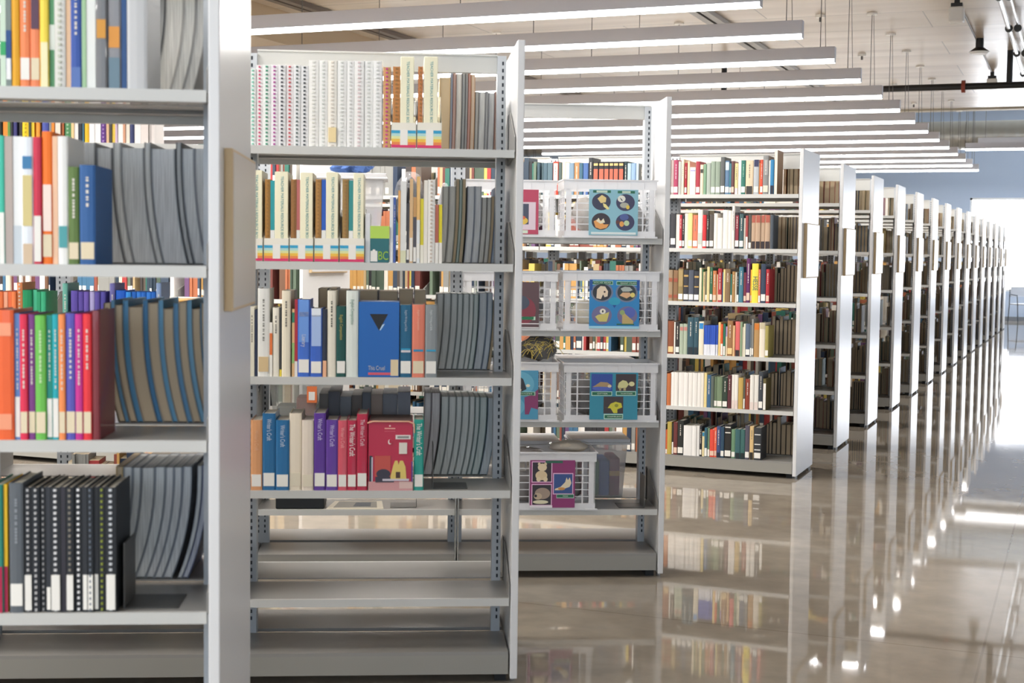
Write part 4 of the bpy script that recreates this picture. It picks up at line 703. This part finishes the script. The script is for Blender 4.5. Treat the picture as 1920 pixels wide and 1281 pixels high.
# ------------------------------------------------------------------ clear crates of puppets on the third bookcase
CLR = mat('FAFAFC', .2, alpha=.66, name='frosted_plastic'); CLRS = mat('F4F4F6', .2, alpha=.42, name='thin_clear_plastic')
BAGM = mat('FCFCFE', .06, alpha=.17, name='polythene')
def crate(F, z, xl, xr, ytop, lbl, zoomy, y0=-.006, d=.27, ch=None, ym=None):
    """xl, xr, ytop in photo pixels"""
    a, _ = F.hit(xl, zoomy, y0); b, _ = F.hit(xr, zoomy, y0); _, zt = F.hit((xl+xr)/2, ytop, y0)
    b = min(b, -.0165); w_, h = b-a, (zt-z if ch is None else ch)
    t = empty('storage_crate', F.w(a, y0, z+.0005), F.th); f = .004; wl = .0022
    rim = MB(); rh = .045
    rim.box(0, w_, 0, .003, h-rh, h, CLR).box(0, w_, d-.003, d, h-rh, h, CLR).box(0, .003, 0, d, h-rh, h, CLR).box(w_-.003, w_, 0, d, h-rh, h, CLR)
    rim.box(-.004, w_+.004, -.006, .004, h-.006, h, CLR).box(-.004, w_+.004, d-.004, d+.004, h-.006, h, CLR).box(-.006, .002, -.006, d+.004, h-.006, h, CLR).box(w_-.002, w_+.006, -.006, d+.004, h-.006, h, CLR)
    for k in range(1, 7): rim.box(w_*k/7-.001, w_*k/7+.001, -.0015, 0, h-rh, h-.006, CLR)
    rim.build('rim', t)
    ins = .010
    tr = MB().box(ins-.004, w_-ins+.004, ins-.006, d-ins+.006, 0, .003, CLR).box(ins-.006, w_-ins+.006, ins-.008, ins-.005, 0, .032, CLR).box(ins-.006, w_-ins+.006, d-ins+.005, d-ins+.008, 0, .032, CLR).box(ins-.006, ins-.003, ins-.008, d-ins+.008, 0, .032, CLR).box(w_-ins+.003, w_-ins+.006, ins-.008, d-ins+.008, 0, .032, CLR)
    tr.box(-.006, .05, -.004, .012, .0, .008, CLR).box(w_-.05, w_+.006, -.004, .012, .0, .008, CLR).build('base_tray', t)
    z0, z1 = .030, h-rh; g = MB()
    rows = 6
    for (ya) in (ins-.006, d-ins+.003):
        for x in (0.022, w_*.145, w_*.30, w_*.5, w_*.70, w_*.855, w_-.022): g.box(x-.0035 if 0.03 < x < w_-.03 else x-.012, x+.0035 if .03 < x < w_-.03 else x+.012, ya, ya+wl, z0, z1, CLR)
        for k in range(1, rows): g.box(ins, w_-ins, ya+.0003, ya+wl-.0003, z0+(z1-z0)*k/rows-.002, z0+(z1-z0)*k/rows+.002, CLR)
    for xa in (ins-.006, w_-ins+.003):
        for q in (.012, d*.28, d*.5, d*.72, d-.012): g.box(xa, xa+wl, q-.004, q+.004, z0, z1, CLR)
        for k in range(1, rows): g.box(xa+.0003, xa+wl-.0003, ins, d-ins, z0+(z1-z0)*k/rows-.002, z0+(z1-z0)*k/rows+.002, CLR)
    g.build('grid_wall', t); tag(t, lbl, 'crate', 'clear puppet crates'); return t, w_, h
GRN = '1E6E4C'; PALE = 'CFE4D0'
def card(t, w_, h, x0, x1, z0, z1, base, pics, lb):
    """picture card on the crate front; pics: (name, shapes, caption) in card units"""
    cw, chh = x1-x0, z1-z0
    c = bevel(MB().box(x0, x1, -.002, .0, z0, z1, mat(base, .3)).build('picture_card', t), .0004); c['label'] = lb
    for nm, items, cap in pics:
        m_ = MB()
        for n_, (sh, hx, *p) in enumerate(items):
            yy = -.0023-.0002*n_; mm = mat(hx, .35)
            if sh == 'r': m_.box(x0+cw*p[0], x0+cw*p[1], yy, -.0019, z0+chh*p[2], z0+chh*p[3], mm)
            elif sh == 'e': m_.prism([(x0+cw*(p[0]+p[2]*math.cos(a)), z0+chh*(p[1]+p[3]*math.sin(a))) for a in np.linspace(0, 2*math.pi, 29)[:-1]], [(-.0019, 0, 0), (yy, 0, 0)], mm, 'y')
            elif sh == 'p': m_.prism([(x0+cw*x, z0+chh*y) for x, y in p[0]], [(-.0019, 0, 0), (yy, 0, 0)], mm, 'y')
        m_.build(nm, c)
        if cap:
            s_, cx, cy, wd = cap; text(c, s_, .0085, mat('E4F0E0', .5), (x0+cw*(cx-wd/2), -.0058, z0+chh*cy), FLAT, 'caption', width=cw*wd)
    return c
def bagged(F, c, r, hx, lb, seed, hair=None, z=0):
    t = empty('puppet_in_bag', F.w(*c), F.th); r = (r[0]*.8, r[1], r[2])
    MB().lump((0, 0, r[2]*1.22), r, mat(hx, .9), seed, .14, 18, 12).floor(.001).build('soft_puppet', t, smooth=True)
    MB().lump((0, 0, r[2]*1.3), [q*1.12 for q in r], BAGM, seed+5, .09, 16, 10).floor(0).build('clear_bag', t, smooth=False)
    if hair:
        R = random.Random(seed); m_ = MB()
        for _ in range(60):
            a = R.uniform(3.5, 6.0); e = R.uniform(-.3, .7); p = Vector((math.cos(a)*math.cos(e)*r[0]*1.02, math.sin(a)*math.cos(e)*r[1]*1.08, r[2]*1.25+math.sin(e)*r[2]*.9))
            q = p+Vector((R.uniform(-.05, .05), -abs(R.uniform(.0, .03)), R.uniform(-.05, .03))); m_.tube([p, (p+q)/2+Vector((0, -.004, .008)), q], .0016, mat(hair, .6), 4)
        m_.build('yellow_strands', t)
    tag(t, lb, 'puppet', 'bagged animal puppets'); return t
# row 1 (top shelf)
t, w_, h = crate(FC, ZC[0], 1057, 1231, 337, 'clear crate on the top puppet shelf, right one, light blue four picture card', 390)
def four(sh): return sh
card(t, w_, h, w_*.27, w_*.80, .012, h*.83, '8FC4D4', [
  ('snail_picture', [('e', '3A3A52', .25, .73, .19, .185), ('p', 'F0D890', [(.17, .80), (.26, .88), (.35, .82), (.34, .72), (.24, .70)]), ('p', 'F4E79A', [(.28, .70), (.34, .68), (.42, .58), (.38, .56), (.30, .62)])], None),
  ('panda_picture', [('e', '3E3C5C', .74, .72, .19, .185), ('e', 'EFEFE4', .66, .80, .08, .075), ('p', '2A2C34', [(.62, .83), (.66, .80), (.69, .75), (.66, .76)]), ('e', 'B8B8A8', .72, .66, .09, .06), ('e', 'EBCB4A', .79, .62, .035, .045)], None),
  ('crab_picture', [('e', '3A2E34', .25, .30, .19, .185), ('p', 'F0A858', [(.1, .30), (.14, .17), (.24, .13), (.36, .16), (.41, .24), (.3, .24), (.26, .32), (.16, .34)]), ('p', 'F8F0D0', [(.15, .31), (.2, .38), (.24, .30), (.3, .37), (.33, .28), (.24, .25)])], None),
  ('bird_picture', [('e', '3C3C60', .74, .29, .19, .185), ('e', '5060A0', .72, .40, .09, .07), ('e', 'EFA850', .67, .25, .045, .06), ('e', 'C8E0B0', .77, .27, .055, .06), ('e', '6A3A34', .59, .29, .04, .04)], None),
  ('caption_strip', [('r', GRN, .08, .44, .925, .98), ('r', PALE, .15, .37, .93, .975), ('r', GRN, .58, .93, .92, .975), ('r', PALE, .67, .84, .925, .97), ('r', 'E8F4F4', .05, .96, .02, .07)], None)], 'light blue card with four animal pictures')
t, w_, h = crate(FC, ZC[0], 872, 1044, 337, 'clear crate on the top puppet shelf, left one, partly behind the second bookcase', 390)
card(t, w_, h, w_*.42, w_*.80, .012, h*.83, 'C23A5A', [('duck_picture', [('r', 'EBD8E4', .1, .92, .1, .72), ('r', '4A4E64', .14, .72, .22, .68), ('e', 'ECC850', .5, .30, .2, .09), ('e', 'E06A40', .55, .37, .08, .04)], None), ('caption_strip', [('r', 'E4F0DC', .1, .7, .02, .09)], None)], 'crimson card with a duck picture')
# row 2
t, w_, h = crate(FC, ZC[1], 1055, 1236, 509, 'clear crate on the second puppet shelf, right one, polar bear card', 560)
Bc = '1C86C8'
card(t, w_, h, w_*.275, w_*.795, .012, h*.86, Bc, [
  ('backdrop_pattern', [('p', '1450A0', [(.42, .55), (.58, .55), (.5, .42)]), ('e', '28A4C8', .5, .56, .12, .08), ('r', '1450A0', .0, .06, .78, 1), ('r', '1450A0', .94, 1, .78, 1), ('r', 'A8E0F4', .0, 1, .0, .05)], None),
  ('polar_bear_picture', [('e', '74809A', .25, .74, .22, .20), ('e', '22242C', .25, .74, .185, .17), ('p', 'F0DCC0', [(.14, .62), (.15, .80), (.22, .87), (.31, .86), (.37, .76), (.36, .66), (.3, .64), (.27, .7), (.23, .60)]), ('e', '3A2420', .30, .75, .02, .02)], ('POLAR BEAR', .25, .935, .34)),
  ('clam_picture', [('e', '74809A', .74, .74, .22, .20), ('e', '2C3434', .74, .74, .185, .17), ('p', 'B8C0B8', [(.62, .82), (.70, .86), (.80, .85), (.86, .79), (.78, .76), (.66, .76)]), ('p', 'E8B888', [(.6, .68), (.66, .74), (.80, .74), (.84, .68), (.74, .62)]), ('e', 'F0DC78', .86, .69, .045, .05)], ('GIANT CLAM', .76, .93, .3)),
  ('frog_picture', [('e', '74709A', .25, .27, .20, .19), ('p', 'D8CC70', [(.12, .24), (.18, .28), (.3, .30), (.4, .34), (.38, .24), (.35, .14), (.2, .14)]), ('e', 'F4F0E0', .27, .35, .06, .055), ('e', '1E2024', .27, .35, .015, .025)], None),
  ('iguana_picture', [('e', '74709A', .76, .27, .20, .19), ('e', '5464B8', .8, .33, .12, .11), ('p', 'C8B070', [(.62, .34), (.68, .38), (.72, .30), (.88, .16), (.88, .10), (.66, .10), (.66, .26)]), ('e', '98B070', .66, .33, .05, .05)], None),
  ('caption_strip', [('r', 'BFE8D0', .045, .465, .895, .975), ('r', GRN, .055, .455, .905, .965), ('r', 'BFE8D0', .535, .955, .89, .97), ('r', GRN, .545, .945, .90, .96), ('r', GRN, .55, .9, .075, .1)], None)], 'bright blue card with polar bear and clam pictures')
t, w_, h = crate(FC, ZC[1], 870, 1046, 509, 'clear crate on the second puppet shelf, left one, dark red card', 560)
card(t, w_, h, w_*.42, w_*.80, .012, h*.82, '5A3A3A', [('bird_picture', [('e', '8A3440', .55, .38, .36, .3), ('e', '4A5060', .45, .55, .28, .16), ('p', 'F0C060', [(.1, .40), (.3, .44), (.42, .36), (.3, .28), (.12, .32)])], None), ('caption_strip', [('r', 'BFE0C8', .1, .9, .17, .25), ('r', '1E7A4A', .45, .85, .18, .24), ('r', 'F4F0F0', .0, 1, .08, .1), ('r', 'F4F0F0', .0, 1, .0, .015)], None)], 'dark red card with a bird picture')
# row 3
t, w_, h = crate(FC, ZC[2], 1057, 1238, 681, 'clear crate on the third puppet shelf, right one, teal card with three pictures', 735)
card(t, w_, h, w_*.275, w_*.785, .012, h*.84, '2E8FA8', [
  ('otter_picture', [('r', '2C4CA4', .03, .47, .60, .97), ('e', '5468C0', .25, .66, .2, .05), ('p', 'B09468', [(.05, .69), (.12, .73), (.22, .80), (.36, .79), (.45, .73), (.44, .69), (.2, .70)]), ('e', 'E8D8B0', .41, .71, .04, .03)], ('OTTER', .25, .55, .2)),
  ('tortoise_picture', [('r', '3C2A2C', .54, .96, .61, .97), ('p', 'DCD898', [(.58, .70), (.6, .78), (.68, .84), (.76, .82), (.81, .75), (.76, .68), (.6, .66)]), ('e', 'E8E0A8', .87, .76, .06, .05), ('r', 'B8A878', .61, .65, .62, .68), ('r', 'B8A878', .70, .75, .62, .68)], ('TORTOISE', .76, .555, .24)),
  ('chameleon_picture', [('r', '3A2C2C', .29, .70, .13, .49), ('p', 'D8D23C', [(.30, .26), (.38, .25), (.44, .34), (.54, .38), (.66, .35), (.68, .26), (.58, .22), (.58, .14), (.5, .14), (.44, .24)]), ('e', '98982C', .56, .3, .04, .035)], ('CHAMELEON', .5, .065, .26)),
  ('caption_strip', [('r', 'BFE4D0', .035, .465, .505, .60), ('r', GRN, .05, .45, .52, .585), ('r', 'BFE4D0', .545, .965, .51, .605), ('r', GRN, .56, .95, .525, .59), ('r', 'BFE4D0', .30, .70, .01, .12), ('r', GRN, .315, .685, .03, .1)], None)], 'teal card with otter, tortoise and chameleon pictures')
t, w_, h = crate(FC, ZC[2], 870, 1047, 679, 'clear crate on the third puppet shelf, left one, chimpanzee card', 735)
card(t, w_, h, w_*.42, w_*.785, .012, h*.86, '4E9CC0', [
  ('backdrop_pattern', [('p', '8A3468', [(.62, .1), (1, .1), (1, .62), (.8, .5), (.6, .45)]), ('p', '4E9CC0', [(.7, .02), (1, .02), (1, .2), (.8, .24)])], None),
  ('chimpanzee_picture', [('e', '6AB4D0', .42, .72, .46, .26), ('p', '26242A', [(.1, .62), (.2, .82), (.38, .92), (.56, .82), (.66, .62), (.5, .56), (.26, .56)]), ('e', 'E0B898', .38, .86, .09, .06), ('e', 'F0E8B0', .36, .60, .15, .05), ('e', 'F0E8D0', .26, .68, .06, .04), ('e', 'F0E8D0', .7, .69, .06, .03)], ('CHIMPANZEE', .48, .525, .6)),
  ('lion_picture', [('e', '6AB4D0', .25, .26, .36, .2), ('e', '28466C', .2, .27, .26, .15), ('e', 'D8B040', .22, .26, .22, .1), ('e', '6A4420', .2, .25, .08, .04)], None),
  ('caption_strip', [('r', 'BFE4D0', .05, .92, .485, .565), ('r', GRN, .09, .88, .495, .555)], None)], 'blue card with a chimpanzee picture')
# row 4
t, w_, h = crate(FC, ZC[3], 940, 1118, 848, 'clear crate on the lowest puppet shelf with a magenta card', 905, d=.24)
card(t, w_, h, w_*.30, w_*.775, .012, h*.86, '8E2468', [
  ('bear_cub_picture', [('r', 'F0C0E0', .035, .49, .53, .975), ('r', '2C1E24', .055, .47, .55, .955), ('e', 'F0DCB8', .27, .85, .1, .08), ('e', 'E8D0A8', .25, .68, .13, .1), ('e', 'F0DCB8', .19, .60, .05, .05), ('e', 'F0DCB8', .34, .60, .05, .05), ('e', 'E8D4B0', .2, .92, .03, .03), ('e', 'E8D4B0', .34, .92, .03, .03)], None),
  ('dog_picture', [('r', 'F0C0E0', .035, .49, .04, .50), ('r', '2A2024', .055, .47, .06, .48), ('e', 'A89484', .28, .3, .17, .12), ('e', 'C8B498', .18, .24, .09, .07), ('e', '1E1A1C', .13, .25, .03, .03), ('e', 'E8E0C0', .24, .12, .17, .04)], None),
  ('fox_picture', [('r', 'F0C0E0', .51, .96, .28, .73), ('r', '34508C', .53, .94, .30, .71), ('p', 'F0E0C0', [(.56, .40), (.68, .44), (.78, .54), (.81, .64), (.84, .58), (.88, .64), (.92, .52), (.88, .44), (.76, .40), (.66, .37), (.55, .37)]), ('e', 'D89850', .7, .40, .08, .03)], ('FOX', .78, .245, .1)),
  ('caption_strip', [('r', 'BFD8D0', .59, .98, .20, .29), ('r', GRN, .60, .97, .215, .275), ('r', '24644C', .34, .72, .94, .99), ('r', 'F4ECF0', .0, .5, .0, .05)], None)], 'magenta card with bear, dog and fox pictures')
for j, (cx, cy, r, hx, sd) in enumerate([(-.135, .14, (.09, .08, .07), '8A8480', 3), (-.325, .14, (.10, .08, .08), 'B0A8A0', 4)]):
    bagged(FC, (cx, cy, ZC[0]+.006), r, hx, 'pale puppet bagged inside the '+['right', 'left'][j]+' crate of the top puppet shelf', sd)
bagged(FC, (-.62, .15, ZC[0]+.006), (.10, .08, .08), '9A9A98', 'grey puppet bagged inside the left crate of the top puppet shelf', 41)
bagged(FC, (-.13, .15, ZC[1]+.006), (.08, .08, .075), '2C2A2E', 'dark puppet bagged at the right of the polar bear crate', 6)
bagged(FC, (-.325, .15, ZC[1]+.006), (.10, .08, .055), 'EFE6D2', 'cream puppet bagged at the left of the polar bear crate', 7)
bagged(FC, (-.63, .15, ZC[1]+.006), (.11, .08, .07), '3C3E46', 'charcoal puppet bagged inside the left crate of the second puppet shelf', 8)
bagged(FC, (-.13, .15, ZC[2]+.006), (.08, .08, .08), '5A5A44', 'olive puppet bagged at the right of the teal card crate', 9)
bagged(FC, (-.325, .15, ZC[2]+.006), (.10, .08, .08), '6A625C', 'brown grey puppet bagged at the left of the teal card crate', 10)
bagged(FC, (-.63, .15, ZC[2]+.006), (.11, .08, .08), '4A4446', 'dark puppet bagged inside the chimpanzee crate', 12)
bagged(FC, (-.42, .12, ZC[3]+.006), (.08, .07, .07), '55504E', 'dark grey puppet bagged at the right inside the magenta card crate', 14)
bagged(FC, (-.62, .12, ZC[3]+.006), (.09, .07, .07), '6E6864', 'grey puppet bagged at the left inside the magenta card crate', 15)
b_ = bagged(FC, (-.41, .12, ZC[3]+.25), (.11, .07, .026), 'C8BCA8', 'cream puppet in a shiny bag lying on top of the magenta card crate', 16)
b_ = bagged(FC, (-.62, .11, ZC[3]+.232), (.10, .07, .02), '5E5048', 'brown puppet in a bag on top of the magenta card crate, left', 17)
b_ = bagged(FC, (-.56, .13, ZC[2]+.262), (.10, .08, .058), '3A342C', 'dark furry puppet with yellow strands in a shiny bag above the chimpanzee crate', 18, hair='D8C060')
# lidded tubs
def tub(F, x0, x1, y0, y1, z, h, hx, lb, lid='F0F0F2', stuff=()):
    t = empty('lidded_tub', F.w(x0, y0, z+.0005), F.th); w_, d = x1-x0, y1-y0; q = .018; P = mat(hx, .2, alpha=.32)
    m_ = MB().prism([(q, q), (w_-q, q), (w_-q, d-q), (q, d-q)], [(0, 0, 0), (.003, 0, 0)], P)
    for (ax, ay, bx, by, cx, cy, dx, dy) in ((q, q, w_-q, q, w_, 0, 0, 0), (w_-q, q, w_-q, d-q, w_, d, w_, 0), (w_-q, d-q, q, d-q, 0, d, w_, d), (q, d-q, q, q, 0, 0, 0, d)):
        n = len(m_.v); m_.v += [(ax, ay, .002), (bx, by, .002), (cx, cy, h), (dx, dy, h)]; m_.f.append((n, n+1, n+2, n+3)); m_.m.append(m_.mi(P))
    sd = m_.build('tub_body', t); so = sd.modifiers.new('wall', 'SOLIDIFY'); so.thickness = .002
    bevel(MB().box(-.012, w_+.012, -.012, d+.012, h, h+.018, mat(lid, .3, alpha=.8)).box(-.018, w_+.018, -.018, d+.018, h-.01, h, mat(lid, .3, alpha=.8)).build('lid', t), .003)
    if stuff:
        n = len(stuff); ww = (w_-2*q-.024)/n
        for k, (sx, sy, sh, s2) in enumerate(stuff):
            xa = q+.012+k*ww; c = MB().box(xa, xa+ww-.001, q+.012, d-q-.012, .0045, h*sh, mat(s2, .85))
            if s2 in ('9A2848', 'A02848'): c.box(xa-.0003, xa+ww-.0007, q+.011, d-q-.011, h*.36, h*.48, mat('E0A030', .8))
            bevel(c.build('folded_cloth', t), .008, 3)
    tag(t, lb, 'tub', 'lidded plastic tubs'); return t
tub(FC, -.36, -.10, .33, .60, ZC[3], .27, 'D8D8D8', 'grey lidded tub of colourful cloth behind the magenta card crate', stuff=[(.2, 0, .6, 'A02848'), (.4, 0, .64, '2A8C60'), (.6, 0, .66, '2060C0'), (.8, 0, .70, '9A2848')])
tub(FC, -.80, -.44, .33, .60, ZC[3], .26, 'D0D0D0', 'pale lidded tub at the back of the lowest puppet shelf, left')
tub(FC, -.42, -.08, .34, .60, ZC[2], .25, 'D4D4D6', 'flat lidded tub behind the teal card crate')
tub(FC, -1.79, -1.46, .03, .245, ZC[2], .20, 'A8ACA8', 'grey lidded tub with an orange tag, left bay of the puppet bookcase', stuff=[(.2, 0, .3, '8C8A84'), (.45, 0, .5, 'B04840'), (.7, 0, .35, '7E8A80')])
tt = MB().box(0, .045, 0, .0015, 0, .075, mat('F08048', .5)).box(.008, .036, -.0008, 0, .012, .05, WHITE).build('paper_tag'); tt.location = FC.w(-1.62, .026, ZC[2]+.08); tt.rotation_euler = (0, 0, TH); tag(tt, 'orange and white paper tag on the grey tub', 'tag')
# odds and ends on the left bay of the puppet bookcase
o = bevel(MB().box(0, .22, 0, .2, 0, .055, mat('15181C', .5)).build('black_case'), .006, 3); o.location = FC.w(-1.76, .03, ZC[3]+.0005); o.rotation_euler = (0, 0, TH); tag(o, 'flat black case on the lowest shelf at the left of the puppet bookcase', 'case')
t = empty('open_leaflet', FC.w(-1.53, .02, ZC[3]+.0005), TH); MB().prism([(0, 0), (.26, 0), (.25, .2), (.03, .2)], [(0, 0, 0), (.004, 0, 0)], mat('E4DAC6', .6)).build('pages', t)
MB().prism([(.03, .02), (.23, .02), (.225, .18), (.05, .18)], [(.0041, 0, 0), (.0048, 0, 0)], mat('8F8A80', .6)).prism([(.12, .05), (.2, .05), (.2, .15), (.13, .15)], [(.0048, 0, 0), (.0052, 0, 0)], mat('4A4E58', .6)).build('printed_picture', t)
tag(t, 'pale leaflet with a grey picture lying on the lowest shelf beside the black case', 'leaflet')
bookend(FC, -1.12, .06, ZC[3], 'grey steel bookend lying at the left of the puppet bookcase', h=.05, right=False)
bookend(FC, -.06, .05, ZC[3], 'dark steel bookend beside the end panel of the puppet bookcase', right=False)
bookend(FA, -.196, .05, ZAB[3], 'steel bookend beside the dark comb bound books', right=True)
bookend(FB, -.272, .05, ZAB[3], 'steel bookend to the right of the teal writing book', right=True)
t = empty('shelf_support_rod', FC.w(-.935, .004, 0), TH); MB().cyl((-.006, 0, .05), (-.006, 0, .44), .004, mat('B8B8B4', .25, .9), 10).cyl((.006, 0, .05), (.006, 0, .44), .004, mat('B8B8B4', .25, .9), 10).box(-.012, .012, -.003, .005, .035, .055, mat('4A4A48', .4, .6)).build('rods', t)
MB().cyl((0, .004, 0), (0, .004, .036), .003, mat('4A4A48', .4, .6), 8).build('foot', t); tag(t, 'thin double steel rod standing before the middle post of the puppet bookcase', 'rod')
# left bay: dark carry case, denim cloth, framed hooks
tub(FC, -1.62, -1.28, .04, .28, ZC[0], .26, 'E8E8EA', 'white tub under the denim cloth on the top shelf of the puppet bookcase')
t = MB(); R = random.Random(5)
t.lump((0, 0, .035), (.085, .07, .03), mat('4A68A0', .9), 31, .35, 30, 14)
for k in range(len(t.v)): x, y, z = t.v[k]; q = .55+.45*abs(math.sin(23*x+31*y))+R.uniform(-.06, .06); t.v[k] = (x*(1+R.uniform(-.05, .05)), y, max(.001, z*q*1.25))
o = t.build('denim_cloth', smooth=False); o.location = FC.w(-1.42, .15, ZC[0]+.277); o.rotation_euler = (0, 0, TH); tag(o, 'crumpled blue denim cloth lying on the white tub', 'cloth')
bagged(FC, (-1.16, .15, ZC[0]), (.08, .06, .12), '202024', 'black puppet standing on the top shelf of the puppet bookcase, left bay', 51)
bagged(FC, (-1.0, .15, ZC[0]), (.04, .06, .10), '8A8C90', 'grey puppet bagged beside the black one on the puppet bookcase', 52)
# brown carton seen between the near shelves
o = bevel(MB().box(0, .42, 0, .25, 0, .12, mat('D89A48', .6)).box(.0, .42, -.003, .253, .10, .122, mat('E0A854', .6)).build('carton'), .004); o.location = FC.w(-2.50, .02, ZC[1]+.0005); o.rotation_euler = (0, 0, TH); tag(o, 'orange brown carton glimpsed between the shelves of the nearest bookcase', 'carton')
# ------------------------------------------------------------------ chair at the far window
t = empty('metal_frame_chair', (-1.25, 35.9, 0), .5); FRM = mat('4A5058', .35, .7); ST = mat('C8CCD4', .5)
bevel(MB().box(-.24, .24, -.24, .22, .43, .46, ST).build('seat', t), .01, 3); bevel(MB().box(-.23, .23, .20, .23, .62, .86, ST).build('backrest', t), .01, 3)
for x in (-.25, .25):
    MB().tube([(x, -.24, 0), (x, -.20, .43), (x, -.16, .66)], .012, FRM, 8).build('leg', t); MB().tube([(x, .27, 0), (x, .22, .43), (x, .22, .86)], .012, FRM, 8).build('leg', t); MB().tube([(x, -.16, .66), (x, .22, .68)], .014, FRM, 8).build('armrest', t)
tag(t, 'grey chair with a dark metal frame below the bright far window', 'chair')

# lettering becomes plain mesh
dg = bpy.context.evaluated_depsgraph_get()
for o in [o for o in COL.objects if o.type == 'FONT']:
    me = bpy.data.meshes.new_from_object(o.evaluated_get(dg)); me.name = o.name
    n = bpy.data.objects.new('tmp', me); COL.objects.link(n); n.parent = o.parent; n.matrix_local = o.matrix_local.copy(); nm = o.name
    bpy.data.objects.remove(o); n.name = nm
